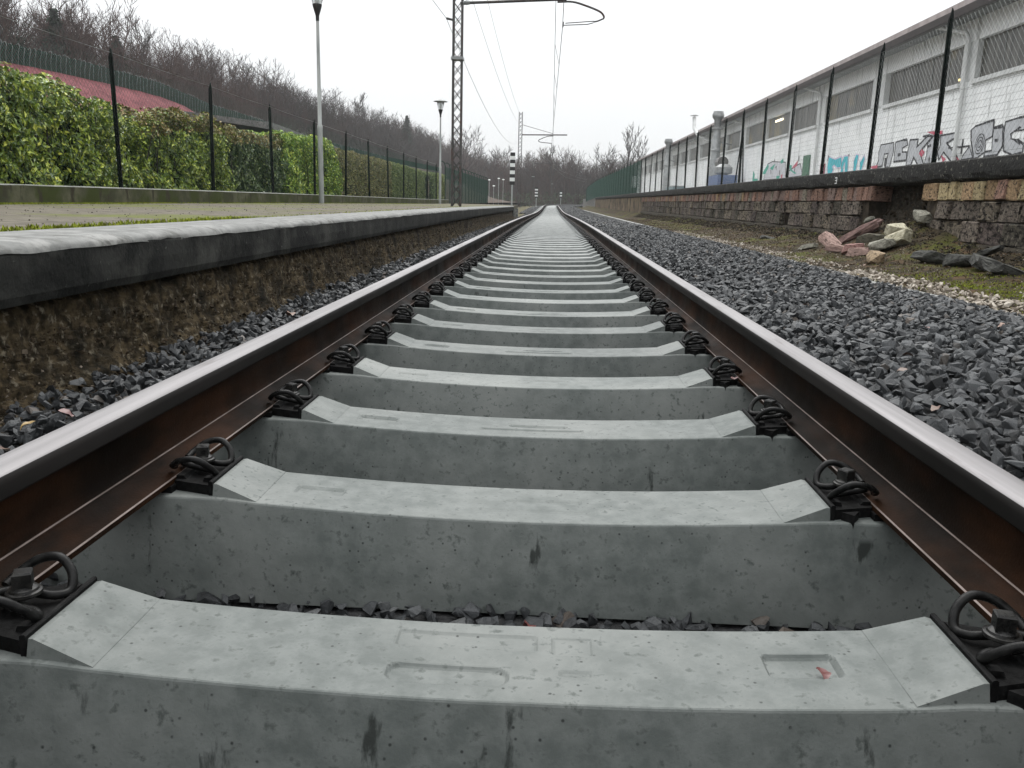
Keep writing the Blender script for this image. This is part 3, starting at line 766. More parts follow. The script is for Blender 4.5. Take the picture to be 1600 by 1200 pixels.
# ------------------------------------------------------------------ wire fences
def wire_lines(segs, r):
    V = []; F = []
    for k, (a, b_) in enumerate(segs):
        a = np.array(a); b_ = np.array(b_); d = b_ - a; d /= np.linalg.norm(d) + 1e-9
        e1 = np.cross(d, [1, 0, 0.01]); e1 /= np.linalg.norm(e1); e2 = np.cross(d, e1)
        for p in (a, b_):
            for j in range(3):
                t = 2 * math.pi * j / 3
                V.append(p + (e1 * math.cos(t) + e2 * math.sin(t)) * r)
        o = k * 6
        for j in range(3): F.append((o + j, o + (j + 1) % 3, o + 3 + (j + 1) % 3, o + 3 + j))
    return V, F
def link_segs(x, y0, y1, z0, z1, pitch, zs=lambda y: 0):
    segs = []; h = z1 - z0; w = y1 - y0; step = pitch * 1.414
    c = -h
    while c < w:
        for up in (0, 1):
            ya, yb = c, c + h
            za, zb = (0, h)
            if ya < 0: za = -ya; ya = 0
            if yb > w: zb = h - (yb - w); yb = w
            if yb <= ya: continue
            if up: za, zb = h - za, h - zb
            segs.append(((x + (.0015 if up else -.0015), y0 + ya, z0 + za + zs(y0 + ya)), (x + (.0015 if up else -.0015), y0 + yb, z0 + zb + zs(y0 + yb))))
        c += step
    return segs
def fence_post(name, w, d, h, m):
    b = MB()
    b.box(-w / 2, w / 2, -d / 6, d / 6, 0, h)
    b.box(-w / 6, w / 6, -d / 2, -d / 6, 0, h - .004)
    b.prism([(-w / 2, h), (w / 2, h), (w * .3, h + .10), (w * .05, h + .13), (-w * .2, h + .05)], 'y', -d / 6.1, d / 6.1)
    return b.mesh(name, m)
POST = fence_post('post', .060, .06, 1.80, 'fence')
POST_G = fence_post('post', .055, .06, 1.95, 'fence_green')

# right-hand fence on the stone wall
fr = thing('wire_fence', 'dark posts and diamond wire mesh fence standing on the stone wall', 'fence', (0, 0, 0))
yf = [4.62 + 2.375 * i for i in range(20)]
for i, y in enumerate(yf):
    put('post', POST, fr, (5.06 + random.uniform(-.01, .01), y, 1.165), (random.uniform(-.02, .02), random.uniform(-.018, .018), random.uniform(-.1, .1)))
b = MB()
yb_ = yf[8]
b = MB(); b.tube([(5.06, yb_ - .42, 1.17), (5.06, yb_ - .03, 2.55)], .018, 6); b.build('brace', 'fence', fr)
b = MB(); b.tube([(5.06, yb_ + .55, 1.17), (5.06, yb_ + .03, 2.55)], .018, 6); b.build('brace', 'fence', fr)
V, F = wire_lines(link_segs(5.06, yf[0], 26.0, 1.18, 2.93, .068), .0011)
put('wire_mesh', npmesh('wire_mesh', V, F, 'wire'), fr, kind='stuff')
V, F = wire_lines(link_segs(5.06, 26.0, 49.7, 1.18, 2.93, .085), .0012)
put('wire_mesh', npmesh('wire_mesh', V, F, 'wire'), fr, kind='stuff')
for z in (1.25, 2.05, 2.94):
    V, F = wire_lines([((5.055, yf[i], z), (5.055, yf[i + 1], z + random.uniform(-.01, .01))) for i in range(19)], .002)
    put('line_wire', npmesh('line_wire', V, F, 'wire'), fr)
# its green far stretch
fg = thing('green_fence', 'green coated fence with close posts running far right beyond the rendered wall', 'fence')
yg = [52 + 2.4 * i for i in range(42)]
for y in yg:
    put('post', POST_G, fg, (5.06 + bend(y) * .55, y, 1.13 - max(0, y - 98) * .012), None)
V, F = wire_lines(link_segs(5.06, 49.7, 98, 1.15, 3.0, .10), .0042)
put('wire_mesh', npmesh('wire_mesh', V, F, 'wire_green'), fg, kind='stuff')
sg_ = [((a[0] + bend(a[1]) * .55, a[1], a[2] - max(0, a[1] - 98) * .012), (c[0] + bend(c[1]) * .55, c[1], c[2] - max(0, c[1] - 98) * .012)) for a, c in link_segs(5.06, 98, 151, 1.15, 3.0, .12)]
V, F = wire_lines(sg_, .008)
put('wire_mesh', npmesh('wire_mesh', V, F, 'wire_green'), fg, kind='stuff')

# left-hand fence on the low wall
fl = thing('wire_fence', 'dark green posts and wire mesh fence on the low wall before the hedges', 'fence')
yl = [8.9 + 3.43 * i for i in range(12)]
for y in yl:
    put('post', POST, fl, (-6.2, y, .60 + psag(y)), (random.uniform(-.02, .02), random.uniform(-.02, .02), random.uniform(-.1, .1)))
V, F = wire_lines(link_segs(-6.2, yl[0], yl[-1], .62, 2.36, .062, lambda y: psag(y)), .0012)
put('wire_mesh', npmesh('wire_mesh', V, F, 'wire_green'), fl, kind='stuff')
sg = []
for i in range(11):
    for k in range(6):
        ya = yl[i] + 3.43 * k / 6; yb2 = yl[i] + 3.43 * (k + 1) / 6
        s_ = lambda q: .05 * ((q / 6.0 - .5) ** 2 - .25)
        sg.append(((-6.2, ya, 2.46 + s_(k) + psag(ya)), (-6.2, yb2, 2.46 + s_(k + 1) + psag(yb2))))
V, F = wire_lines(sg, .0035)
put('line_wire', npmesh('line_wire', V, F, 'wire'), fl)
flg = thing('green_fence', 'tall green fence with curled tops continuing past the lattice mast at left', 'fence')
b = MB(); b.tube([(0, 0, 0), (0, 0, 2.15), (-.05, 0, 2.32), (-.18, 0, 2.42), (-.28, 0, 2.38)], .03, 6)
GP = b.mesh('post', 'fence_green')
for i in range(15):
    y = 50.5 + 2.4 * i
    put('post', GP, flg, (-6.2, y, .30))
V, F = wire_lines(link_segs(-6.2, 50.5, 84.1, .30, 2.40, .10), .0048)
put('wire_mesh', npmesh('wire_mesh', V, F, 'wire_green'), flg, kind='stuff')

# ------------------------------------------------------------------ lamp posts on the platform
def lamp(y, label):
    t = thing('lamp_post', label, 'lamp post', (-5.86, y, .392 + psag(y)), 'platform lamp posts', None); t.scale = (1, 1, 1.05)
    b = MB(); b.lathe([(.065, 0), (.065, 1.75), (.068, 1.78), (.068, 1.82), (.050, 1.86), (.042, 3.4), (.038, 4.18)], 14); b.build('post', 'pole_grey', t, smooth=40)
    b = MB(); b.lathe([(.042, 4.18), (.046, 4.30), (.085, 4.42), (.115, 4.52), (.115, 4.55)], 18); b.build('cup', 'lamp_black', t, smooth=40)
    b = MB(); b.lathe([(.113, 4.551), (.175, 4.78), (.195, 4.90)], 18); b.build('glass_shade', glass, t, smooth=40)
    b = MB(); b.lathe([(.03, 4.552), (.045, 4.60), (.045, 4.78), (.02, 4.83)], 10); b.build('bulb', 'white_paint', t, smooth=40)
    b = MB(); b.lathe([(.20, 4.90), (.365, 4.915), (.36, 4.93), (.22, 4.985), (.05, 5.02)], 22); b.build('hat', 'lamp_hat', t, smooth=40)
glass = mat('frosted_lamp_glass', (.75, .78, .78), (.82, .85, .85), 5, .35, transmission=.75)
lamp(22.0, 'nearer tall grey lamp post before the hedge, its lamp cut off')
lamp(45.6, 'farther small lamp post with flat round hat left of the lattice mast')

# ------------------------------------------------------------------ catenary masts
def lattice(name_parent, h, w, m='mast'):
    for sx in (-1, 1):
        for sy in (-1, 1):
            b = MB(); b.box(sx * w / 2 - .019, sx * w / 2 + .019, sy * w / 2 - .019, sy * w / 2 + .019, 0, h); b.build('leg', m, name_parent)
    b = MB()
    st = .30; k = int(h / st)
    for i in range(k):
        z0 = i * st; z1 = z0 + st
        for s_ in (-1, 1):
            for a, c in ((-1, 1), (1, -1)):
                b.tube([(a * w / 2, s_ * w / 2, z0 + .01), (c * w / 2, s_ * w / 2, z1 - .01)], .010, 4, cap=False)
                b.tube([(s_ * w / 2, a * w / 2, z0 + .01), (s_ * w / 2, c * w / 2, z1 - .01)], .010, 4, cap=False)
    o = b.build('lacing', m, name_parent, fix=False); o['kind'] = 'stuff'
    b = MB()
    for z in (h * .535,):
        b.box(-w / 2 - .05, w / 2 + .05, -w / 2 - .05, w / 2 + .05, z, z + .07)
    b.build('collar', 'metal_grey', name_parent)
mast1 = thing('catenary_mast', 'tall dark lattice mast on the platform with a long arm over the track', 'mast', (-2.50, 23.0, .38), 'overhead line masts')
lattice(mast1, 6.9, .22)
b = MB(); b.tube([(.13, 0, 5.07), (2.55, 0, 5.19), (2.75, 0, 5.20)], .036, 8); b.build('arm', 'mast', mast1, smooth=40)
b = MB(); b.tube([(.10, 0, 6.75), (1.2, 0, 6.0), (2.45, 0, 5.20)], .014, 6); b.build('tie_rod', 'mast', mast1)
b = MB(); b.tube([(.05, 0, 5.05), (.20, 0, 5.08)], [.05, .05], 8); b.tube([(.20, 0, 5.08), (.30, 0, 5.085)], [.065, .045], 8); b.build('insulator', 'metal_grey', mast1)
b = MB(); b.tube(smoothpath([(2.52, 0, 5.13), (2.90, 0, 5.14), (3.25, 0, 5.05), (3.58, 0, 4.93), (3.69, 0, 4.84), (3.715, 0, 4.77)], 4), .026, 8); b.build('steady_arm', 'mast', mast1, smooth=40)
b = MB(); b.tube([(3.72, 0, 4.76), (3.55, 0, 4.69), (3.45, 0, 4.67)], .02, 6); b.tube([(3.47, .0, 4.69), (2.74, 0, 4.63)], .012, 6); b.tube([(3.45, 0, 4.65), (3.3, 0, 4.61), (2.70, 0, 4.58)], .012, 6); b.tube([(2.69, 0, 4.66), (2.68, 0, 4.53)], .018, 6); b.build('registration_arm', 'mast', mast1)
b = MB(); b.tube([(-.12, 0, 4.66), (-.30, 0, 4.70)], .03, 6); b.build('bracket', 'mast', mast1)
mast2 = thing('catenary_mast', 'second lattice mast far off, its curved arm hanging over the track', 'mast', (-2.55, 68.0, .05), 'overhead line masts')
lattice(mast2, 7.2, .26)
b = MB(); b.tube([(.10, 0, 5.52), (3.62, 0, 5.58)], .05, 6); b.build('arm', 'mast', mast2)
b = MB(); b.tube(smoothpath([(2.55, 0, 5.48), (2.1, 0, 5.44), (1.55, 0, 5.22), (1.42, 0, 5.10), (1.60, 0, 5.0), (2.45, 0, 4.93)], 3), .03, 6); b.build('steady_arm', 'mast', mast2)
b = MB(); b.tube([(.12, 0, 6.27), (2.5, 0, 5.66)], .018, 5); b.build('tie_rod', 'mast', mast2)
for y, lab in ((116.0, 'third lattice mast, small and dim before the far brown trees'), (160.0, 'fourth and faintest lattice mast at the bend of the line')):
    t = thing('catenary_mast', lab, 'mast', (-2.55 + bend(y), y, 0), 'overhead line masts')
    lattice(t, 7.0, .28)
    b = MB(); b.tube([(.10, 0, 5.52), (3.7, 0, 5.62)], .06, 6); b.build('arm', 'mast', t)
# wires
def wire(name, pts, r, label, grp='overhead wires', n=5):
    b = MB(); b.tube(pts, r, n, cap=False); return b.build(name, 'cable', None, fix=False, label=label, cat='wire', group=grp)
def sagline(a, c, d, k=14):
    a, c = Vector(a), Vector(c); o = []
    for i in range(k + 1):
        t = i / k; p = a.lerp(c, t); p.z -= d * 4 * t * (1 - t); o.append(p)
    return o
cz = [(-22, .12, 4.95), (23, .17, 4.90), (68, -.10, 4.98), (116, .15, 4.98), (160, bend(160) - .1, 5.0), (200, bend(200), 5.0)]
mz = [(-22, -.05, 6.05), (23, -.02, 5.66), (68, -.02, 5.75), (116, .0, 5.75), (160, bend(160), 5.8), (200, bend(200), 5.8)]
cpts = []; mpts = []
for i in range(5):
    cpts += [Vector((cz[i][1], cz[i][0], cz[i][2])).lerp(Vector((cz[i + 1][1], cz[i + 1][0], cz[i + 1][2])), t / 6) for t in range(6)]
    mpts += sagline((mz[i][1], mz[i][0], mz[i][2]), (mz[i + 1][1], mz[i + 1][0], mz[i + 1][2]), .30, 8)[:-1]
wire('contact_wire', cpts, .009, 'lower contact wire running over the middle of the track')
wire('messenger_wire', mpts, .009, 'upper sagging messenger wire above the contact wire')
for k, y in enumerate([29, 35, 41, 47, 53, 59, 64]):
    i = 1
    t = (y - 23) / 45
    zc = 4.90 + .08 * t; zm = 5.66 + .09 * t - .30 * 4 * t * (1 - t); xc = .17 - .27 * t
    b = MB(); b.tube([(xc, y, zc), (-.02, y, zm)], .006, 4, cap=False); b.build('dropper', 'cable', None, fix=False, label='thin dropper joining the messenger wire and the contact wire', cat='wire', group='droppers of the overhead line')
wire('feeder_cable', sagline((-2.80, 23, 5.08), (-2.85, 68, 4.9), .9), .007, 'lowest thin cable sagging from the near mast to the second mast', 'feeder cables')
wire('feeder_cable', sagline((-2.80, 23, 5.08), (-4.6, -6, 7.4), .4), .007, 'thin cable running from the near mast out of the top of the picture', 'feeder cables')
wire('feeder_cable', sagline((-2.30, 23, 6.0), (-2.60, 68, 6.3), .5), .006, 'middle thin cable between the near and second masts', 'feeder cables')
wire('feeder_cable', sagline((-2.05, 23, 6.6), (-2.50, 68, 6.9), .45), .006, 'uppermost thin cable between the near and second masts', 'feeder cables')

# ------------------------------------------------------------------ striped boards beside the line
def board(x, y, z0, z1, w, bands, label, foot):
    t = thing('striped_board', label, 'track sign', (x, y, foot), 'black and white striped track boards')
    b = MB(); b.tube([(0, .04, 0), (0, .04, z1 - foot - .1)], .04, 8); b.build('post', 'pole_grey', t)
    b = MB(); b.box(-.35, .35, -.05, .15, -.4, .06); b.build('base', 'kerb', t)
    h = (z1 - z0) / bands
    for i in range(bands):
        b = MB(); e = 0 if i % 2 == 0 else .003
        b.box(-w / 2 - e, w / 2 + e, -.02 - e, .0, z0 - foot + i * h + .001, z0 - foot + (i + 1) * h - .001)
        b.build('band', 'black_paint' if i % 2 == 0 else 'white_paint', t)
board(-2.08, 46.0, 1.39, 3.05, .26, 9, 'black and white banded board just past the platform end', .1)
board(-1.75, 100.0, .95, 2.13, .34, 7, 'smaller banded board left of the rails at the far bend', -.1)
board(bend(140) + .62, 140.0, 1.22, 2.32, .34, 5, 'tiniest banded board right of the rails at the far bend', -.1)
for i, (x, y, z) in enumerate([(-9.4, 130, 3.45), (-8.1, 132, 3.75), (-7.3, 130, 3.55), (-8.3, 124, 2.5)]):
    t = thing('street_lamp', ['leftmost', 'upper', 'rightmost', 'lowest'][i] + ' of the four tiny white street lamps left of the striped board', 'street lamp', (x, y, -.3), 'tiny far street lamps')
    b = MB(); b.tube([(0, 0, 0), (0, 0, z + .3)], .04, 6); b.build('post', 'pole_grey', t)
    b = MB(); b.lathe([(.04, z + .3), (.20, z + .34), (.18, z + .42), (.02, z + .48)], 10); b.build('lamp_head', 'white_paint', t)
# ================================================================== STONE WALL of the loading yard on the right
def rough_block(seed, bev=.055):
    bm = bmesh.new(); bmesh.ops.create_cube(bm, size=1.0)
    bmesh.ops.bevel(bm, geom=bm.edges[:], offset=bev, segments=1, affect='EDGES', profile=.6)
    r_ = random.Random(seed)
    for v in bm.verts:
        v.co += Vector((r_.uniform(-.06, .06), r_.uniform(-.022, .022), r_.uniform(-.022, .022)))
    me = bpy.data.meshes.new('block'); bm.to_mesh(me); bm.free(); me.materials.append(MT['block0'])
    return me
BLK = [rough_block(i) for i in range(10)]
wall = thing('stone_wall', 'long retaining wall of reddish bricks and dark weathered stone blocks, partly collapsed', 'wall')
def place_block(name, y0, y1, z0, z1, m, xf, depth=.30, tilt=0):
    o = put(name, BLK[random.randrange(10)], wall, (xf + depth / 2, (y0 + y1) / 2, (z0 + z1) / 2), (tilt, random.uniform(-.03, .03), random.uniform(-.02, .02)), (depth, (y1 - y0) * .997, (z1 - z0) * .998))
    o.material_slots[0].link = 'OBJECT'; o.material_slots[0].material = MT[m]
    return o
WALL_END = 47.6
def fill_row(name, z0, z1, w0, w1, hole, pick, xf, jit, skips=()):
    y = 4.0
    while y < WALL_END:
        w_ = random.uniform(w0, w1)
        if not (y + w_ > hole[0] and y < hole[1]) and not any(a < y + w_ / 2 < c for a, c in skips):
            place_block(name, y, y + w_ - .008, z0 + random.uniform(-.005, .005), z1 + random.uniform(-.006, .006), pick(y), xf + random.uniform(-jit, jit))
        y += w_
def pick_top(y):
    if y < 11.9: return random.choice(['brick2', 'brick1', 'brick1', 'brick0', 'brick1', 'brick2'])
    if y < 20: return random.choice(['brick0', 'brick0', 'brick3', 'brick3', 'brick4'])
    return random.choice(['brick0', 'brick3', 'brick0', 'brick4', 'brick3', 'brick1'])
def pick_low(y): return random.choice(['block0', 'block1', 'block2', 'block3', 'block0'])
fill_row('brick', .700, .922, .20, .30, (11.95, 13.42), pick_top, 4.975, .018)
fill_row('stone_block', .468, .690, .34, .52, (11.55, 14.0), pick_low, 4.975, .022)
fill_row('stone_block', .210, .458, .38, .60, (11.75, 13.7), pick_low, 4.965, .024, skips=((18.2, 18.6),))
b = MB()
def core(y0, y1, x0, z1=.93):
    b.box(x0, x0 + .9, y0, y1, -.75, z1)
core(3.0, 11.7, 5.02); core(11.7, 13.8, 5.34); core(13.8, 18.2, 5.02); core(18.2, 18.6, 5.22); core(18.6, WALL_END, 5.02)
b.build('wall_core', 'mortar', wall)
# rough earth and rubble inside the collapse
def hole_x(y, z):
    t = (y - 11.5) / 2.6
    return 5.30 - .20 * max(0, 1 - (z - .1) / .55) + .06 * fbm(y * 3, z * 5, 7) + .03 * fbm(y * 9, z * 11, 3)
v = []; ny, nz_ = 46, 22
for j in range(nz_):
    for i in range(ny):
        y = 11.4 + 2.7 * i / (ny - 1); z = .08 + .86 * j / (nz_ - 1)
        v.append((hole_x(y, z), y, z))
f = [(j * ny + i, (j + 1) * ny + i, (j + 1) * ny + i + 1, j * ny + i + 1) for j in range(nz_ - 1) for i in range(ny - 1)]
put('collapsed_fill', npmesh('collapsed_fill', v, f, 'earth', True), wall)
pc = []
for _ in range(420):
    y = random.uniform(11.5, 14.0); z = random.uniform(.1, .9); pc.append((hole_x(y, z) - .01, y, z))
V, F = scatter(np.array(pc), rng.uniform(.012, .055, 420) , ST_LO)
o = put('loose_fill', npmesh('loose_fill', V, F, 'mortar'), wall, kind='stuff')
# projecting rough footing and the grimy coping
def rowstrip(name, prof, ys, m, nsx, smooth=True, seed=0):
    return strip(name, prof, ys, [m], [0] * (len(prof) - 1), ns=nsx, seed=seed, sagf=lambda y: 0, smooth=smooth)
put('footing', rowstrip('footing', [(5.03, .21), (4.95, .20, .02), (4.91, .12, .035), (4.89, 0, .04), (4.86, -.2, .04), (4.84, -.5, .02)], yspace(3, WALL_END, .09, .006), 'earth', 2.2, True, 31), wall)
cop = [(5.40, .928), (5.02, .930, .0), (4.970, .945, .024), (4.942, .965, .034), (4.930, 1.02, .014), (4.928, 1.10, .004), (4.932, 1.165, .005), (4.945, 1.182, .004), (5.45, 1.185, .002)]
put('coping', rowstrip('coping', cop, yspace(3, 98, .09, .008), 'coping', 2.6, False, 12), wall)
b = MB(); b.box(4.985, 5.6, WALL_END, 98.5, -.7, .929); b.build('rendered_wall', 'plaster', wall)
b = MB()
for (dy, z, w_, h_) in ((0, .105, .10, .018), (0, .06, .08, .016), (0, .012, .10, .018), (-.043, .085, .018, .05), (-.043, .036, .018, .05)):
    b.box(4.9205, 4.924, 15.22 + dy - w_ / 2, 15.22 + dy + w_ / 2, .985 + z - h_ / 2, .985 + z + h_ / 2)
b.build('painted_mark', 'white_paint', wall)
# yard behind the wall
b = MB(); b.box(5.44, 60, -2, 150, -.6, 1.165); put('loading_yard', b.mesh('loading_yard', 'kerb'), kind='structure')

# ------------------------------------------------------------------ fallen stones of the collapse and broken slabs
def rubble(x, y, z, sx, sy, sz, rot, m, label, seed, name='fallen_stone', cat='stone'):
    bm = bmesh.new(); r_ = random.Random(seed * 7 + 1)
    for _ in range(34):
        p = [r_.uniform(-.5, .5) for _ in range(3)]
        k_ = r_.randrange(3); p[k_] = math.copysign(.5 - .07 * r_.random(), p[k_]); bm.verts.new(p)
    res = bmesh.ops.convex_hull(bm, input=bm.verts[:])
    bmesh.ops.delete(bm, geom=[g for g in res['geom_interior'] if isinstance(g, bmesh.types.BMVert)], context='VERTS')
    bmesh.ops.subdivide_edges(bm, edges=bm.edges[:], cuts=1, use_grid_fill=True)
    for v in bm.verts:
        q = v.co * 5; v.co += Vector((fbm(q.x + seed, q.y, q.z), fbm(q.x, q.y + seed, q.z), fbm(q.x, q.y, q.z + seed))) * .035
    bmesh.ops.triangulate(bm, faces=bm.faces[:])
    me = bpy.data.meshes.new(name); bm.to_mesh(me); bm.free(); me.materials.append(MT[m])
    return put(name, me, None, (x, y, z), tuple(R(a) for a in rot), (sx, sy, sz), label, cat, 'stones fallen from the collapsed wall')
rubble(4.10, 12.60, .10, .16, .46, .15, (24, 5, 18), 'rubble0', 'long pink stone leaning at the left end of the rubble heap', 1)
rubble(4.50, 12.55, .24, .17, .72, .15, (-26, 5, 24), 'rubble1', 'longest pinkish stone slab sloping up to the collapsed gap', 2)
rubble(3.98, 11.85, .03, .17, .40, .12, (8, 5, 40), 'rubble0', 'pink stone lying low below the leaning pink slabs', 3)
rubble(4.02, 11.45, .06, .17, .34, .14, (-8, 0, 15), 'rubble2', 'small reddest stone in the middle of the rubble heap', 4)
rubble(4.00, 11.08, .03, .15, .36, .12, (-5, 6, 30), 'rubble0', 'dusty pink stone at the lower front of the rubble heap', 5)
rubble(4.50, 12.05, .15, .24, .44, .20, (4, 0, 20), 'rubble6', 'dark olive stone in the middle of the rubble heap', 6)
rubble(4.30, 11.22, .12, .17, .40, .14, (-10, 6, 16), 'rubble4', 'pale grey stone resting right of the red stone', 7)
rubble(4.62, 11.60, .30, .22, .44, .18, (6, -6, -8), 'rubble3', 'upper cream stone on top of the rubble heap', 8)
rubble(4.48, 11.15, .22, .18, .38, .17, (-24, 14, 20), 'rubble3', 'lower cream stone with a bright broken face', 9)
rubble(3.90, 10.30, .02, .18, .34, .13, (4, 0, -10), 'rubble5', 'tan stone lying alone in front of the rubble heap', 10)
rubble(4.86, 13.30, .42, .10, .22, .07, (-16, 0, 12), 'rubble4', 'small pale sliver stuck in the left side of the gap', 11)
rubble(4.95, 11.60, .50, .20, .44, .14, (8, 0, -8), 'rubble4', 'grey stone wedged under the yellow bricks in the gap', 12)
rubble(4.30, 9.60, .05, .40, .46, .13, (2, 14, 12), 'rubble7', 'leftmost broken dark slab at the wall foot above the moss', 13, 'broken_slab', 'slab')
rubble(4.28, 9.00, .05, .34, .30, .13, (-14, 20, 40), 'rubble7', 'second broken dark slab from the left at the wall foot', 14, 'broken_slab', 'slab')
rubble(4.40, 8.60, .07, .40, .36, .12, (10, 16, -10), 'rubble7', 'third broken dark slab from the left at the wall foot', 15, 'broken_slab', 'slab')
rubble(4.22, 8.00, .05, .44, .42, .12, (12, 18, 14), 'rubble7', 'rightmost broken dark slab, nearest along the wall foot', 16, 'broken_slab', 'slab')
rubble(4.60, 9.15, .16, .10, .46, .06, (-18, 0, 10), 'rubble7', 'narrow dark splinter leaning above the broken slabs', 17, 'broken_slab', 'slab')
rubble(4.20, 16.40, -.03, .30, .62, .10, (3, 10, 4), 'rubble7', 'flat dark slab lying on the earth far left of the heap', 18, 'broken_slab', 'slab')
rubble(3.82, 12.75, .01, .09, .46, .07, (-10, 8, 14), 'rubble4', 'thin pale slab at the far left toe of the rubble heap', 19, 'broken_slab', 'slab')

# ------------------------------------------------------------------ dead leaves
def leaf_mesh(seed, m):
    r_ = random.Random(seed); v = []; f = []
    n = 7
    for i in range(n):
        t = i / (n - 1); w_ = math.sin(math.pi * min(1, t * 1.02)) ** .8 * .42 + .01
        z = .18 * math.sin(t * 3 + r_.uniform(0, 2)); cu = .22 + r_.uniform(-.08, .1)
        v += [(t - .5, -w_, z + cu * w_), (t - .5, 0, z), (t - .5, w_, z + cu * w_ * r_.uniform(.6, 1.6))]
    for i in range(n - 1):
        for k in range(2): f.append((i * 3 + k, i * 3 + k + 1, (i + 1) * 3 + k + 1, (i + 1) * 3 + k))
    b_ = MB(); b_.add(v, f); return b_.mesh('fallen_leaf', m, smooth='all', fix=False)
LV = {m: [leaf_mesh(i, m) for i in range(3)] for m in ('leaf_brown', 'leaf_yellow', 'leaf_red')}
leaves = [(1.727, 4.92, .075, .055, 'leaf_brown', 'orange-brown dead leaf standing up in the middle of the ballast'), (1.414, 4.55, .062, .05, 'leaf_brown', 'brown dead leaf on the ballast left of the upright orange leaf'),
          (2.69, 7.43, .02, .06, 'leaf_yellow', 'yellow dead leaf at the top edge of the ballast'), (1.692, 3.72, .07, .042, 'leaf_red', 'small red dead leaf in the ballast'),
          (2.096, 3.89, .07, .05, 'leaf_brown', 'brown dead leaf near the right edge of the picture'), (1.312, 2.98, .07, .055, 'leaf_brown', 'curled orange leaf low in the ballast near the right rail'),
          (1.18, 2.70, .065, .05, 'leaf_brown', 'pale brown curled leaf just below the curled orange leaf'), (1.07, 2.20, .06, .05, 'leaf_brown', 'brown dead leaf against the outside of the right rail'),
          (-1.088, 1.90, .045, .05, 'leaf_red', 'red dead leaf among the stones left of the left rail'), (-1.12, 1.80, .04, .05, 'leaf_yellow', 'yellow-brown dead leaf among the stones left of the left rail'),
          (-1.13, 3.80, .03, .08, 'leaf_brown', 'long orange leaf beside the left rail under the platform'), (-1.06, 1.62, .04, .05, 'leaf_brown', 'brown dead leaf nearest the left edge beside the left rail'),
          (.419, 1.012, -.0265, .038, 'leaf_red', 'small dark red leaf lying in the tab of the nearest sleeper'), (.031, 1.372, -.172, .045, 'leaf_red', 'red scrap among the stones between the first two sleepers'),
          (3.36, 9.1, .0, .10, 'leaf_brown', 'rusty leaf on the verge beyond the ballast'), (.665, 2.745, .012, .045, 'leaf_red', 'red leaf caught under the fourth right-hand rail clip')]
for i, (x, y, z, s_, m, lab) in enumerate(leaves):
    put('fallen_leaf', LV[m][i % 3], None, (x, y, z), (random.uniform(-.5, .5), random.uniform(-.4, .4), random.uniform(0, 6.3)), (s_ * .72, s_ * .6, s_ * .7), lab, 'leaf', 'dead leaves')

# ================================================================== WHITE INDUSTRIAL BUILDING
bd = thing('industrial_building', 'long white industrial building with a band of high windows and graffiti', 'building')
BX, Y0, Y1 = 12.0, 3.0, 124.0
Z_S, Z_T, Z_E = 4.27, 5.38, 6.10
wins = [(8.6, 14.2), (14.9, 20.4), (21.0, 26.1), (26.95, 32.8), (34.0, 39.6), (40.75, 45.0), (45.5, 50.2), (50.8, 55.2), (56.9, 61.4), (62.1, 66.6), (67.3, 71.8), (73.2, 77.6), (78.3, 82.8), (83.5, 88.0), (89.4, 93.8), (94.6, 99.0), (99.8, 104.2), (105.8, 110.2), (111.0, 115.4), (116.2, 120.6)]
b = MB(); b.box(BX, BX + 16, Y0, Y1, .9, Z_S); b.build('lower_wall', 'white_wall', bd)
b = MB(); b.box(BX, BX + 16, Y0, Y1, Z_T, Z_E + .12); b.build('upper_wall', 'white_wall', bd)
prev = Y0
for (a, c) in wins + [(Y1, Y1)]:
    if a - prev > .02:
        b = MB(); b.box(BX - (.05 if a - prev > .9 else .003), BX + .35, prev, a, Z_S + .001, Z_T - .001); b.build('mullion', 'trim', bd)
    prev = c
b = MB(); b.box(BX + .36, BX + 15.9, Y0 + .1, Y1 - .1, Z_S + .01, Z_T - .01); b.build('inner_screen', 'roof_under', bd)
for i, (a, c) in enumerate(wins):
    w_ = MB(); w_.box(BX - .09, BX + .02, a - .06, c + .06, Z_S - .11, Z_S + .006); win = w_.build('window', 'trim', bd)
    n = max(2, round((c - a) / 1.15)); st = (c - a) / n
    for k in range(n):
        p = MB(); p.box(BX + .14, BX + .16, a + k * st + .021, a + (k + 1) * st - .021, Z_S + .007, Z_T - .002); p.build('pane', 'pane', win)
        if k:
            p = MB(); p.box(BX + .128, BX + .18, a + k * st - .02, a + k * st + .02, Z_S + .008, Z_T - .003); p.build('glazing_bar', 'roof_under', win)
b = MB(); b.box(BX + .10, BX + .13, 47.3, 48.8, 5.10, 5.20); b.build('fluorescent_tube', glow('lit_fluorescent_tube', (1, .9, .66), 1.6), bd)
b = MB(); b.box(BX + .10, BX + .13, 27.0, 27.3, 4.40, 4.46); b.build('indoor_light', glow('dim_indoor_light', (1, .75, .3), .8), bd)
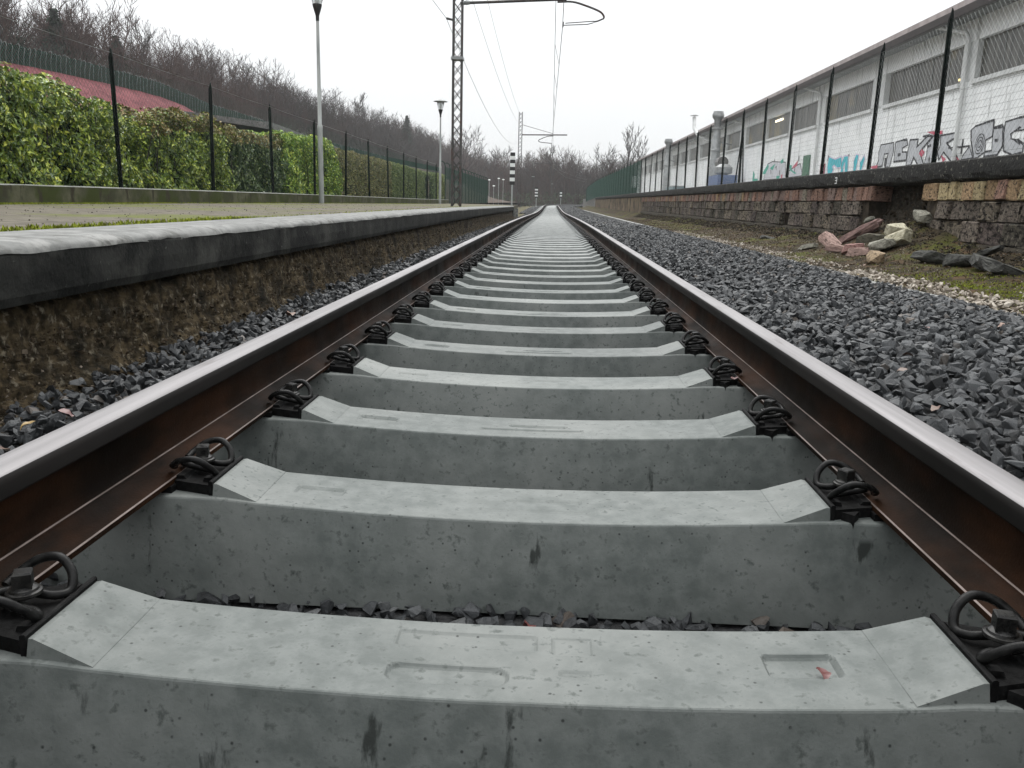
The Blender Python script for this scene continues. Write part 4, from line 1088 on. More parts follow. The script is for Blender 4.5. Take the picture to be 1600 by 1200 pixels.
# roof: overhanging eave, gutter, faded upper edge
b = MB(); b.prism([(BX - .62, 6.10), (BX + 8, 7.9), (BX + 8, 8.15), (BX - .62, 6.36)], 'y', Y0 - .3, Y1 + .3); roof = b.build('roof', 'roof_edge', bd)
b = MB(); b.box(BX - .60, BX - .002, Y0 - .2, Y1 + .2, 5.985, 6.09); b.build('eave_soffit', 'roof_under', roof)
b = MB(); b.prism([(BX - .75, 5.93), (BX - .625, 5.90), (BX - .625, 6.12), (BX - .78, 6.12)], 'y', Y0 - .3, Y1 + .3); b.build('gutter', 'gutter', roof)
for y in (26.5, 40.2, 56.0, 72.5, 88.7):
    b = MB(); b.tube([(BX - .66, y + 1.3, 6.0), (BX - .5, y + .9, 5.9), (BX - .14, y + .1, 5.62), (BX - .10, y, 5.45), (BX - .10, y, 1.2)], .06, 8); b.build('downpipe', 'trim', bd, smooth=40)
b = MB(); b.box(BX - .05, BX + .02, 41.25, 42.3, 1.17, 3.0); dr = b.build('door', 'door_green', bd)
b = MB(); b.box(BX - .075, BX - .051, 41.35, 41.42, 2.0, 2.14); b.build('handle', 'black_paint', dr)
b = MB(); b.box(BX - .04, BX + .02, 38.95, 39.55, 1.17, 2.5); b.build('red_panel', 'red_panel', bd)
# faint block courses of the painted wall
for k in range(14):
    b = MB(); z = 1.45 + k * .2
    b.box(BX - .006, BX - .001, Y0, 60.0, z, z + .012); b.build('course_line', 'trim', bd)
# exhaust flues on the facade
def flue(y, x, r_, z1, label):
    t = thing('exhaust_flue', label, 'flue', (x, y, 1.165), 'exhaust flues on the white building')
    b = MB(); b.lathe([(r_ * 1.15, 0), (r_ * 1.15, 2.4), (r_, 2.5), (r_, z1 - 1.8), (r_ * .8, z1 - 1.7), (r_ * .8, z1 - .55), (r_ * 1.25, z1 - .38), (r_ * 1.35, z1 - .22), (r_ * 1.1, z1 - .05), (r_ * 1.1, z1)], 16); b.build('pipe', 'metal_grey', t, smooth=40)
    for z in (1.2, 3.0, 4.4):
        b = MB(); b.lathe([(r_ * 1.2, z), (r_ * 1.26, z + .02), (r_ * 1.26, z + .08), (r_ * 1.2, z + .1)], 16); b.build('clamp', 'metal_grey', t)
    b = MB(); b.tube([(0, 0, z1 - 1.9), (12.0 - x, .3, z1 - 2.1)], .05, 6); b.build('wall_stay', 'metal_grey', t)
flue(59.5, 10.95, .30, 5.55, 'taller grey exhaust flue beside the blue machine')
flue(84.0, 10.95, .30, 5.5, 'farther grey exhaust flue toward the end of the white building')
t = thing('roof_vent', 'thin slanting vent pipe with a small cap rising over the gutter', 'vent', (11.9, 70.5, 5.4))
b = MB(); b.tube([(.1, -2.6, 0), (-.55, -.9, .55), (-.75, 0, 1.15), (-.75, .35, 2.0)], .15, 8); b.build('pipe', 'trim', t, smooth=40)
b = MB(); b.lathe([(.34, 2.12), (.30, 2.18), (.05, 2.27)], 12, (-.75, .35, 0)); b.build('cap', 'metal_grey', t)
t = thing('blue_machine', 'blue machine cabinet with a grey motor standing against the white building', 'machine', (10.9, 56.6, 1.165))
b = MB(); b.box(-.6, .6, -2.0, 1.2, 0, 1.30); b.build('cabinet', 'blue_box', t)
b = MB(); b.lathe([(.10, 1.301), (.55, 1.45), (.55, 1.8), (.3, 2.0)], 14, (0, -.6, 0)); b.build('hopper', 'metal_grey', t)
b = MB(); b.tube([(0, -.2, 2.15), (0, .8, 2.15)], .35, 12); b.build('motor', 'gutter', t)
t = thing('grey_cabinet', 'low grey-teal cabinet at the foot of the farther flue', 'cabinet', (10.9, 77.5, 1.165))
b = MB(); b.box(-.5, .5, -2.2, 2.2, 0, .95); b.build('cabinet', 'teal_box', t)
b = MB(); b.box(-.55, .55, -2.3, 2.3, .951, 1.02); b.build('lid', 'metal_grey', t)
t = thing('white_box', 'small white box on a post at the far end of the building', 'box', (11.4, 118, 1.165))
b = MB(); b.box(-.5, .5, -1.5, 1.5, 1.6, 3.0); b.build('box', 'white_paint', t)
b = MB(); b.tube([(0, 0, 0), (0, 0, 1.6)], .1, 6); b.build('post', 'gutter', t)

# graffiti: flat spray paint on the facade
SILVER_PIECE = {'silver': [[(32.66, 2.89), (31.46, 2.9), (31.41, 2.57), (31.61, 2.05), (32.03, 2.08), (31.85, 2.55), (32.22, 2.55), (32.28, 2.13), (32.91, 2.1), (32.69, 2.36), (32.77, 2.61)], [(31.29, 2.9), (30.36, 2.94), (30.21, 2.74), (30.65, 2.66), (30.61, 2.53), (30.23, 2.51), (30.19, 2.24), (31.26, 2.24), (31.27, 2.57)], [(30.06, 2.89), (29.42, 2.87), (29.46, 2.62), (28.71, 2.92), (28.34, 2.89), (29.18, 2.45), (28.74, 2.02), (29.21, 2.04), (29.6, 2.31), (29.77, 2.06), (30.17, 2.05), (30.14, 2.5)], [(28.64, 2.67), (28.27, 2.89), (27.84, 2.87), (27.89, 2.08), (28.31, 2.03), (28.38, 2.28), (28.45, 2.04), (28.74, 2.02), (28.62, 2.36)], [(27.77, 2.86), (26.65, 2.87), (26.86, 2.7), (27.29, 2.61), (26.52, 2.19), (26.36, 2.06), (26.87, 2.06), (27.42, 2.35), (27.69, 2.13), (27.84, 2.37), (27.7, 2.61)], [(25.83, 2.87), (25.59, 2.96), (24.59, 3.05), (24.57, 2.88), (24.54, 2.61), (24.9, 2.53), (24.86, 2.21), (25.28, 2.07), (25.45, 2.06), (25.75, 2.59)], [(24.55, 2.82), (24.05, 2.81), (23.94, 2.31), (24.18, 2.09), (24.88, 2.08), (24.86, 2.21), (24.49, 2.23), (24.54, 2.61)], [(23.96, 2.93), (23.29, 2.98), (22.82, 2.98), (22.73, 2.65), (23.44, 2.66), (23.61, 2.6), (23.55, 2.47), (23.22, 2.42), (22.91, 2.3), (22.9, 2.1), (23.41, 2.05), (23.85, 2.19), (23.9, 2.36), (23.97, 2.62)], [(22.9, 2.44), (22.72, 2.96), (22.28, 2.97), (21.98, 2.05), (22.64, 2.03)], [(26.14, 2.17), (25.79, 2.43), (25.51, 2.08), (26.2, 2.06)]], 'black': [[(24.41, 2.53), (24.2, 2.52), (24.21, 2.45), (24.38, 2.45)], [(27.15, 2.47), (26.47, 2.47), (26.46, 2.43), (27.11, 2.43)], [(26.28, 2.66), (26.2, 2.65), (26.22, 2.23), (26.29, 2.23)], [(26.47, 2.46), (25.8, 2.46), (25.79, 2.41), (26.46, 2.41)], [(25.59, 2.98), (24.59, 3.06), (24.59, 3.01), (25.64, 2.93)], [(24.51, 2.86), (24.08, 2.9), (24.07, 2.84), (24.5, 2.82)], [(23.85, 2.21), (23.42, 2.09), (23.38, 2.04), (23.84, 2.15)], [(23.44, 2.66), (23.23, 2.76), (23.12, 2.73), (23.38, 2.63)], [(23.43, 2.47), (23.06, 2.33), (23.09, 2.28), (23.42, 2.43)], [(29.06, 2.96), (28.55, 2.97), (28.5, 2.89), (29.08, 2.9)], [(30.7, 2.96), (30.33, 2.97), (30.28, 2.87), (30.68, 2.89)], [(30.99, 2.5), (30.73, 2.5), (30.74, 2.4), (30.96, 2.4)], [(32.13, 2.4), (31.9, 2.42), (31.9, 2.12), (32.09, 2.11)], [(28.62, 2.62), (28.38, 2.65), (28.38, 2.57), (28.57, 2.55)]], 'red': [[(29.05, 2.54), (28.79, 2.43), (28.97, 2.28), (29.23, 2.39)], [(27.56, 2.27), (27.19, 2.13), (27.4, 2.05)], [(26.58, 2.19), (26.33, 2.09), (26.41, 2.04)], [(28.83, 3.05), (27.68, 3.01), (27.65, 2.9), (28.28, 2.93)], [(33.48, 2.16), (32.73, 2.18), (32.78, 2.03), (33.19, 2.04)]]}
COLOUR_PIECE = {'turq': [[(38.5, 2.75), (37.66, 2.6), (36.87, 2.67), (36.86, 2.28), (37.32, 2.27), (37.72, 2.41), (38.0, 2.33), (37.78, 2.21), (38.02, 2.02), (38.45, 2.02), (38.62, 2.35)], [(36.79, 2.43), (36.53, 2.67), (36.09, 2.67), (35.95, 2.07), (36.28, 2.06), (36.36, 2.48), (36.57, 2.27), (36.5, 2.03), (36.78, 2.02)], [(35.32, 2.44), (35.14, 2.67), (34.87, 2.64), (35.04, 2.04), (35.27, 2.03)], [(34.62, 2.34), (34.25, 2.58), (34.16, 2.45), (34.39, 2.08), (34.56, 2.07)]], 'green': [[(52.66, 2.21), (51.26, 2.17), (51.32, 2.02), (52.6, 2.04)], [(50.08, 2.55), (49.17, 2.92), (48.91, 2.76), (49.6, 2.38), (50.2, 2.4)], [(48.68, 2.67), (47.57, 2.87), (48.03, 2.53)], [(46.57, 2.95), (46.06, 3.06), (45.91, 2.87), (46.42, 2.8)], [(44.8, 2.69), (44.28, 2.64), (44.38, 2.45), (43.33, 2.23), (43.64, 2.2), (44.54, 2.41)], [(47.15, 2.21), (46.4, 2.21), (46.53, 2.05), (47.1, 2.07)], [(52.6, 2.69), (52.17, 2.46), (52.19, 2.2), (52.61, 2.21)]], 'grey': [[(49.8, 2.34), (49.27, 2.92), (48.2, 3.0), (45.55, 2.85), (45.26, 2.02), (49.91, 2.06)], [(44.86, 2.37), (43.76, 2.56), (42.85, 2.67), (42.26, 2.07), (44.75, 2.05)]], 'red': [[(44.17, 2.55), (43.3, 2.84), (43.37, 2.58), (43.9, 2.47)], [(46.23, 2.23), (45.88, 2.27), (45.9, 2.06), (46.16, 2.04)]], 'black': [[(43.21, 3.06), (43.1, 3.05), (43.08, 2.79), (43.2, 2.79)], [(48.47, 2.64), (48.35, 2.64), (48.28, 2.34), (48.4, 2.35)], [(47.51, 2.7), (47.24, 2.74), (47.25, 2.5)], [(46.59, 2.48), (46.46, 2.49), (46.41, 2.24), (46.54, 2.24)], [(38.65, 2.82), (38.56, 2.82), (38.64, 2.59), (38.7, 2.59)], [(36.09, 2.74), (35.92, 2.73), (35.98, 2.66)], [(48.98, 2.96), (48.2, 3.02), (48.19, 2.98), (48.96, 2.91)], [(43.76, 2.56), (43.65, 2.57), (43.67, 2.29), (43.77, 2.29)], [(47.86, 3.15), (47.69, 3.0), (47.85, 3.0)]]}
def poly_mesh(polys, x):
    b = MB()
    for P_ in polys: b.add([(x, y, z) for y, z in P_], [tuple(range(len(P_)))])
    return b
def outline(polys, x, w):
    b = MB()
    for P_ in polys:
        n = len(P_)
        for i in range(n):
            a = Vector((P_[i][0], P_[i][1])); c = Vector((P_[(i + 1) % n][0], P_[(i + 1) % n][1]))
            d = (c - a)
            if d.length < 1e-4: continue
            e = Vector((-d.y, d.x)).normalized() * w * random.uniform(.7, 1.4); d = d.normalized() * w * .6
            xx = x - .0004 * (i % 2)
            b.add([(xx, *(a - d - e)), (xx, *(c + d - e)), (xx, *(c + d + e)), (xx, *(a - d + e))], [(0, 1, 2, 3)])
    return b
g1 = thing('graffiti', 'big silver graffiti letters outlined in black on the white wall', 'graffiti', (0, 0, 0), 'graffiti on the white building')
def grp(b_, name, m, par):
    o = b_.build(name, m, par, fix=False); o['kind'] = 'stuff'; return o
for P_ in SILVER_PIECE['silver']:
    poly_mesh([P_], BX - .010).build('letter', 'spray_silver', g1, fix=False)
grp(outline(SILVER_PIECE['silver'], BX - .013, .026), 'letter_outline', 'spray_black', g1)
grp(poly_mesh(SILVER_PIECE['black'], BX - .017), 'black_strokes', 'spray_black', g1)
grp(poly_mesh(SILVER_PIECE['red'], BX - .015), 'red_patches', 'spray_red', g1)
ring = []
for k, s_ in enumerate((1.0, .68, .36)):
    rp = [(25.21 + .25 * s_ * math.cos(t_ * math.pi / 8) - .03 * math.sin(t_ * math.pi / 8), 2.45 + .27 * s_ * math.sin(t_ * math.pi / 8)) for t_ in range(16)]
    ring.append(rp)
grp(outline(ring, BX - .018, .013), 'ring_strokes', 'spray_black', g1)
g2 = thing('graffiti', 'turquoise graffiti letters between the red panel and the silver letters', 'graffiti', (0, 0, 0), 'graffiti on the white building')
grp(outline(COLOUR_PIECE['turq'], BX - .010, .06), 'letter_outline', 'spray_lilac', g2)
for P_ in COLOUR_PIECE['turq']:
    poly_mesh([P_], BX - .013).build('letter', 'spray_turq', g2, fix=False)
g3 = thing('graffiti', 'small green, grey and red graffiti scrawl left of the green door', 'graffiti', (0, 0, 0), 'graffiti on the white building')
for P_ in COLOUR_PIECE['grey']: poly_mesh([P_], BX - .010).build('letter', 'spray_grey', g3, fix=False)
grp(poly_mesh(COLOUR_PIECE['green'], BX - .013), 'green_patches', 'spray_green', g3)
grp(poly_mesh(COLOUR_PIECE['red'], BX - .014), 'red_patches', 'spray_red', g3)
grp(poly_mesh(COLOUR_PIECE['black'], BX - .015), 'black_strokes', 'spray_black', g3)
grp(outline(COLOUR_PIECE['grey'], BX - .012, .03), 'letter_outline', 'spray_black', g3)
# ================================================================== HEDGES behind the left fence
def leaf_cloud(pts, nrm, size, fold=.35):
    n = len(pts)
    nrm = nrm / np.linalg.norm(nrm, axis=1)[:, None]
    t = rng.normal(size=(n, 3)); t[:, 2] -= .35
    t -= nrm * np.sum(t * nrm, 1)[:, None]; t /= np.linalg.norm(t, axis=1)[:, None]
    s = np.cross(nrm, t)
    l = size[:, None]; w_ = l * .24
    base = pts - t * l * .5; tip = pts + t * l * .5 - nrm * l * .10
    a = pts - t * l * .05 + s * w_ + nrm * w_ * fold; b_ = pts - t * l * .05 - s * w_ + nrm * w_ * fold
    V = np.stack([base, a, tip, b_], 1).reshape(-1, 3)
    i = np.arange(n)[:, None] * 4
    F = np.concatenate([i + np.array([[0, 1, 2]]), i + np.array([[0, 2, 3]])], 0)
    return V, F
def hedge(name, label, y0, y1, topf, xf, depth, lumps, dens, lsize, m, m2=None, top2=0.0, clip=False, z0=.42):
    t = thing(name, label, 'hedge', (0, 0, 0), 'hedges behind the left fence')
    def off(y, z): return lumps * (fbm(y * 1.1, z * 1.4, 3.3) * .7 + .6 * fbm(y * 2.7, z * 2.9, 9.1))
    L_ = y1 - y0
    nf = int(dens * L_ * 1.7); ntp = int(dens * L_ * depth * .8)
    y = rng.uniform(y0, y1, nf); z = z0 + rng.random(nf) * (np.array([topf(q) for q in y]) - z0)
    x = np.array([xf + off(a, c) for a, c in zip(y, z)]) - rng.random(nf) ** 2 * .32
    edge = np.minimum(y - y0, y1 - y); x -= np.clip(.22 - edge, 0, .22) * .9
    P1 = np.stack([x, y, z], 1); N1 = np.stack([np.ones(nf) * 1.0, rng.normal(0, .55, nf), rng.normal(.45, .5, nf)], 1)
    y = rng.uniform(y0, y1, ntp); dx = rng.random(ntp) * depth
    z = np.array([topf(q) + off(q, d + 5) * .8 for q, d in zip(y, dx)]) - (dx / depth - .35) ** 2 * (.05 if clip else .25) - rng.random(ntp) ** 2 * .22
    P2 = np.stack([xf - dx, y, z], 1); N2 = np.stack([rng.normal(.35, .5, ntp), rng.normal(0, .5, ntp), np.ones(ntp)], 1)
    Pn = np.concatenate([P1, P2]); Nn = np.concatenate([N1, N2])
    sz = rng.uniform(.6, 1.25, len(Pn)) * lsize
    if m2:
        isup = (Pn[:, 2] > np.array([topf(q) for q in Pn[:, 1]]) - top2) & (rng.random(len(Pn)) < .75)
        V, F = leaf_cloud(Pn[isup], Nn[isup], sz[isup]); put('browning_foliage', npmesh('foliage', V, F, m2), t, kind='stuff')
        Pn, Nn, sz = Pn[~isup], Nn[~isup], sz[~isup]
    V, F = leaf_cloud(Pn, Nn, sz)
    put('foliage', npmesh('foliage', V, F, m), t, kind='stuff')
    # dense inner twig body
    ny = max(4, int(L_ / .25)); nz_ = 8
    v = []
    for j in range(ny + 1):
        q = y0 + .12 + (L_ - .24) * j / ny
        for k in range(nz_ + 1):
            zz = .30 + (topf(q) - .16 - .30) * k / nz_
            v.append((xf - .30 + off(q, zz) * .9 - (.10 if k == nz_ else 0), q, zz))
        for k in range(3):
            v.append((xf - .4 - (depth - .5) * (k + 1) / 3, q, topf(q) - .18 - .06 * k))
        v.append((xf - depth + .1, q, .3))
    w_ = nz_ + 5
    f = [(j * w_ + i, j * w_ + i + 1, (j + 1) * w_ + i + 1, (j + 1) * w_ + i) for j in range(ny) for i in range(w_ - 1)]
    put('inner_twigs', npmesh('inner_twigs', v, f, 'twig', True), t)
    stm = MB()
    for k in range(int(L_ * 3)):
        q = random.uniform(y0 + .1, y1 - .1); xx = xf - random.uniform(.1, .3)
        stm.tube([(xx, q, .35), (xx + random.uniform(-.05, .1), q + random.uniform(-.15, .15), 1.0), (xx + random.uniform(-.05, .15), q + random.uniform(-.3, .3), topf(q) - .15)], [.016, .012, .005], 5, cap=False)
    o = stm.build('stems', 'bark', t, fix=False); o['kind'] = 'stuff'
    return t
def prof_top(pts):
    a = np.array(pts)
    return lambda y: float(np.interp(y, a[:, 0], a[:, 1])) + .05 * fbm(y * 1.8, 1.0, 4.0)
hedge('laurel_hedge', 'large glossy laurel bush at the left edge behind the first fence post', 7.4, 14.0, prof_top([(7, 1.95), (10.9, 1.92), (11.7, 1.90), (12.3, 1.78), (13.0, 1.60), (14, 1.52)]), -6.42, 1.5, .34, 1600, .084, 'laurel')
hedge('laurel_hedge', 'second laurel bush with browning leaves on top, between the first two fence posts', 13.7, 17.7, prof_top([(13.7, 1.62), (14.8, 1.88), (16.4, 1.98), (17.7, 1.80)]), -6.44, 1.4, .34, 1600, .084, 'laurel', 'turning', .30)
hedge('laurel_hedge', 'dark green bush with a brown patch right of the second fence post', 17.5, 21.3, prof_top([(17.5, 1.75), (18.7, 1.88), (19.6, 1.78), (21.3, 1.95)]), -6.48, 1.3, .26, 1500, .088, 'laurel_dark', 'turning', .22)
hedge('laurel_hedge', 'brightest green laurel bush just left of the near lamp post', 20.6, 26.0, prof_top([(20.6, 1.98), (22.5, 2.10), (24.6, 2.10), (26, 1.90)]), -6.40, 1.4, .26, 1500, .090, 'laurel_bright')
hedge('clipped_hedge', 'long clipped olive and brown hedge right of the near lamp post', 25.8, 35.0, prof_top([(25.8, 1.98), (35, 1.97)]), -6.42, 1.2, .06, 900, .075, 'hedge_mix', clip=True)
hedge('clipped_hedge', 'greener far stretch of the clipped hedge', 34.9, 44.4, prof_top([(34.9, 1.97), (44.4, 1.90)]), -6.42, 1.2, .06, 700, .085, 'hedge_green', clip=True)
hedge('clipped_hedge', 'last yellowish clipped hedge behind the farther lamp post', 47.3, 53.0, prof_top([(47.3, 1.98), (53, 2.0)]), -6.42, 1.2, .06, 500, .09, 'hedge_green', clip=True)

# ------------------------------------------------------------------ ground, red bank and picket fence behind the hedges
def hill_z(x, y):
    base = np.interp(y, [0, 100, 150, 220], [3.4, 3.6, 2.2, .3])
    k = np.interp(y, [0, 90, 150, 220, 280, 350, 450], [.08, .09, .20, .25, .37, .35, .35])
    if x > -9: z = .30
    elif x > -14: z = .30 + (base - .30) * (-9 - x) / 5
    else: z = base + min(14.0, (-14 - x) * k) + float(np.interp(y, [60, 90, 170, 230], [1.8, 1.8, 1.2, 0])) * min(1, (-14 - x) / 25)
    return float(z) + (.25 * fbm(x * .15, y * .15, 2) if x < -10 else 0)
put('hillside', grid('hillside', [-6.34, -7.5, -9, -10.5, -12, -14, -17, -22, -30, -40, -55, -75, -100, -150], yspace(-10, 520, 2.0, .02), hill_z, 'litter'), kind='structure')
def bank_top(y): return float(np.interp(y, [8, 22, 24.3, 27, 31, 33, 35.3, 37, 38], [3.62, 3.70, 3.78, 3.84, 3.88, 3.78, 3.42, 3.0, 2.6]))
v = []; ysb = list(np.arange(8, 38.01, .5)); nb = 7
for y in ysb:
    for i in range(nb):
        t = i / (nb - 1); x = -10.6 - 3.4 * t
        v.append((x, y, 1.35 + (bank_top(y) - 1.35) * t + .04 * fbm(x, y, 5)))
    v.append((-14.6, y, bank_top(y) - .9))
f = [(j * (nb + 1) + i, (j + 1) * (nb + 1) + i, (j + 1) * (nb + 1) + i + 1, j * (nb + 1) + i + 1) for j in range(len(ysb) - 1) for i in range(nb)]
put('red_bank', npmesh('red_bank', v, f, 'red_bank', True), label='dull red sloping bank showing above the laurel hedge', cat='bank')
pk = thing('picket_fence', 'low green mesh fence of thin curled pickets along the top of the red bank', 'fence')
b = MB(); b.tube([(0, 0, -.3), (0, .03, .25), (0, .10, .46), (-.05, .13, .53), (-.10, .10, .50)], .009, 4)
PK = b.mesh('picket', 'lamp_hat'); 
def ptop(y): return bank_top(y) if y < 33 else float(np.interp(y, [33, 36, 39, 52, 72, 108], [3.78, 3.62, 3.62, 3.40, 3.45, 3.9]))
yk = 12.0
for i in range(190):
    put('picket', PK, pk, (-14.0, yk, ptop(yk)), (random.uniform(-.08, .03), random.uniform(-.05, .05), random.uniform(-.3, .3)), (1, 1, random.uniform(.92, 1.06)))
    yk += .25 if yk < 45 else .5
segs = link_segs(-14.02, 12, 110, 0, .48, .08, ptop)
V, F = wire_lines([((a[0], a[1], a[2]), (c[0], c[1], c[2])) for a, c in segs], .011)
put('wire_mesh', npmesh('wire_mesh', V, F, 'wire_green'), pk, kind='stuff')
sh = thing('shed', 'low shed behind the hedge, its pale flat roof sloping beside the lamp post', 'shed', (0, 0, 0))
b = MB(); b.box(-12.4, -9.9, 30.2, 38.4, .3, 2.40); b.build('wall', 'roof_under', sh)
b = MB(); b.add([(-9.5, 29.6, 2.95), (-9.5, 38.9, 2.68), (-12.8, 38.9, 3.02), (-12.8, 29.6, 3.30), (-9.5, 29.6, 2.73), (-9.5, 38.9, 2.46), (-12.8, 38.9, 2.87), (-12.8, 29.6, 3.15)],
               [(0, 1, 2, 3), (7, 6, 5, 4), (0, 4, 5, 1), (1, 5, 6, 2), (2, 6, 7, 3), (3, 7, 4, 0)]); b.build('roof', 'plat_edge', sh)
b = MB(); b.box(-9.72, -9.61, 29.7, 38.8, 2.25, 2.44); b.build('fascia', 'gutter', sh)

# ================================================================== TREES (winter, bare)
def tree_arrays(seed, h, spread=.38, levels=(13, 5, 5), up=.75, twig=.006, trunk=.028, ribbon=.014, first=.28, wav=.10):
    r_ = random.Random(seed); V = []; F = []; nb_tr = [0]
    def tube(pts, rs, n):
        o = len(V); k = len(pts); prev = Vector((1, .1, 0))
        for i, p in enumerate(pts):
            t = (pts[min(i + 1, k - 1)] - pts[max(i - 1, 0)]).normalized()
            a = (prev - t * prev.dot(t)).normalized(); bb = t.cross(a); prev = a
            for j in range(n):
                V.append(p + (a * math.cos(2 * math.pi * j / n) + bb * math.sin(2 * math.pi * j / n)) * rs[i])
        for i in range(k - 1):
            for j in range(n):
                q = (o + i * n + j, o + i * n + (j + 1) % n, o + (i + 1) * n + (j + 1) % n, o + (i + 1) * n + j)
                F.append((q[0], q[1], q[2])); F.append((q[0], q[2], q[3]))
    def rib(pts, w_):
        o = len(V)
        s_ = Vector((r_.uniform(-1, 1), r_.uniform(-1, 1), r_.uniform(-.3, .3))).normalized()
        k = len(pts)
        for i, p in enumerate(pts[:-1]): V.append(p - s_ * w_ * (1 - i / k)); V.append(p + s_ * w_ * (1 - i / k))
        V.append(pts[-1])
        for i in range(k - 2):
            a = o + i * 2; F.append((a, a + 1, a + 3)); F.append((a, a + 3, a + 2))
        a = o + (k - 2) * 2; F.append((a, a + 1, a + 2))
    def path(p, d, l, n, upb):
        pts = [p.copy()]
        for i in range(n):
            d = (d + Vector((r_.uniform(-1, 1), r_.uniform(-1, 1), r_.uniform(-.6, 1))) * wav * 1.6 + Vector((0, 0, upb))).normalized()
            p = p + d * (l / n); pts.append(p.copy())
        return pts, d
    def at(pts, t):
        k = t * (len(pts) - 1); i = min(int(k), len(pts) - 2); return pts[i].lerp(pts[i + 1], k - i), (pts[i + 1] - pts[i]).normalized()
    tr, _ = path(Vector((0, 0, -.4)), Vector((r_.uniform(-.06, .06), r_.uniform(-.06, .06), 1)), h * .86 + .4, 7, .12)
    R0 = h * trunk * .5
    tube(tr, [R0 * (1.15 - .95 * i / 7) for i in range(8)], 6)
    def rec(pts, l, rad, lev):
        if lev >= len(levels): return
        cnt = levels[lev]
        for c in range(cnt):
            t = (first + (1 - first) * (c + r_.random()) / cnt) if lev == 0 else (.25 + .75 * (c + r_.random()) / cnt)
            p, d = at(pts, min(t, .999))
            ax = Vector((r_.uniform(-1, 1), r_.uniform(-1, 1), r_.uniform(-.2, .5)))
            ax = (ax - d * ax.dot(d)).normalized()
            nd = (d * up + ax * (1.05 if lev == 0 else .9)).normalized()
            nl = (h * spread * (1.15 - .65 * t) if lev == 0 else l * r_.uniform(.38, .62))
            nr = rad * (.5 if lev == 0 else .45) * (1.1 - .6 * t)
            pp, _ = path(p, nd, nl, 4 if lev == 0 else (3 if lev == 1 else 2), .13)
            if lev == 0: tube(pp, [max(nr * (1 - .85 * i / 4), twig) for i in range(5)], 4)
            elif lev == 1: tube(pp, [max(nr * (1 - .8 * i / 3), twig) for i in range(4)], 3)
            else: rib(pp, ribbon)
            rec(pp, nl, nr, lev + 1)
    rec(tr, h, R0, 0)
    return np.array([x[:] for x in V], np.float32), np.array(F, np.int32)
def crown_trunk_tree(label, seed, x, y, z, h, m, name='bare_tree', group='bare winter trees', **kw):
    t = thing(name, label, 'tree', (x, y, z), group)
    v, f = tree_arrays(seed, h, **kw)
    nt_ = 7 * 6 * 2
    ncut = 8 * 6
    me = npmesh('trunk', v[:ncut], f[:nt_], m); put('trunk', me, t)
    put('crown', npmesh('crown', v[ncut:], f[nt_:] - ncut, m), t)
    return t
# woodland on the hillside and across the end of the line: one mass
WT = [tree_arrays(40 + i, 11.0, spread=.36 + .03 * (i % 3), levels=(13, 5, 4), ribbon=.030, twig=.022, trunk=.030, first=.22) for i in range(9)]
def frontx(y): return float(np.interp(y, [40, 92, 150, 220, 280, 350, 430], [-64, -58, -52, -43, -33, -21, -14]))
pos = []; scl = []
for _ in range(760):
    y = random.uniform(48, 440); x = frontx(y) - random.random() ** 1.3 * 26 + 3
    pos.append((x, y, hill_z(x, y) - .2)); scl.append(random.uniform(.72, 1.18))
for _ in range(150):      # lower growth at the wood's front
    y = random.uniform(60, 420); x = frontx(y) + random.uniform(2, 12)
    pos.append((x, y, hill_z(x, y) - .2)); scl.append(random.uniform(.35, .62))
for _ in range(330):      # trees across the end of the line
    y = random.uniform(215, 330); x = random.uniform(-22, 42); 
    if abs(x - bend(y)) < 4 and y < 215: continue
    pos.append((x, y, -.6)); scl.append(random.uniform(.85, 1.25))
for _ in range(90):       # right side thicket beyond the fence end
    y = random.uniform(135, 230); x = random.uniform(9, 34) + bend(y) * .3
    pos.append((x, y, -.6)); scl.append(random.uniform(.55, .85))
VV = []; FF = []; o_ = 0
for (x, y, z), s_ in zip(pos, scl):
    v, f = WT[random.randrange(9)]
    a = random.uniform(0, 6.28); ca, sa = math.cos(a), math.sin(a)
    q = v * s_ * np.array([1, 1, random.uniform(.9, 1.12)], np.float32)
    VV.append(np.stack([q[:, 0] * ca - q[:, 1] * sa + x, q[:, 0] * sa + q[:, 1] * ca + y, q[:, 2] + z], 1)); FF.append(f + o_); o_ += len(v)
ns_ = 44000   # close upright stems and saplings filling the wood
yy = 48 + 390 * rng.random(ns_) ** 1.15; xx = np.array([frontx(a) for a in yy]) - rng.random(ns_) * 27 + 5
zz = np.array([hill_z(a, c) for a, c in zip(xx, yy)]) - .2
hh = rng.uniform(3.5, 10.0, ns_); ln = rng.normal(0, .07, (ns_, 2)) * hh[:, None]
wd = rng.uniform(.025, .075, ns_); an = rng.uniform(-.7, .7, ns_)
ex = np.cos(an) * wd; ey = np.sin(an) * wd
na_ = 7000
yy[:na_] = rng.uniform(205, 330, na_); xx[:na_] = rng.uniform(-24, 46, na_) + .0 * yy[:na_]; zz[:na_] = -.6; hh[:na_] = rng.uniform(3, 8.5, na_); ln[:na_] = rng.normal(0, .09, (na_, 2)) * hh[:na_, None]
SV = np.stack([np.stack([xx - ex, yy - ey, zz], 1), np.stack([xx + ex, yy + ey, zz], 1), np.stack([xx + ln[:, 0], yy + ln[:, 1], zz + hh], 1)], 1).reshape(-1, 3)
VV.append(SV); FF.append(np.arange(3 * ns_).reshape(-1, 3) + o_)
put('bare_woodland', npmesh('bare_woodland', np.concatenate(VV), np.concatenate(FF), 'wood_mass'), label='bare brown winter woodland covering the hillside and the end of the line', cat='woodland', kind='stuff')
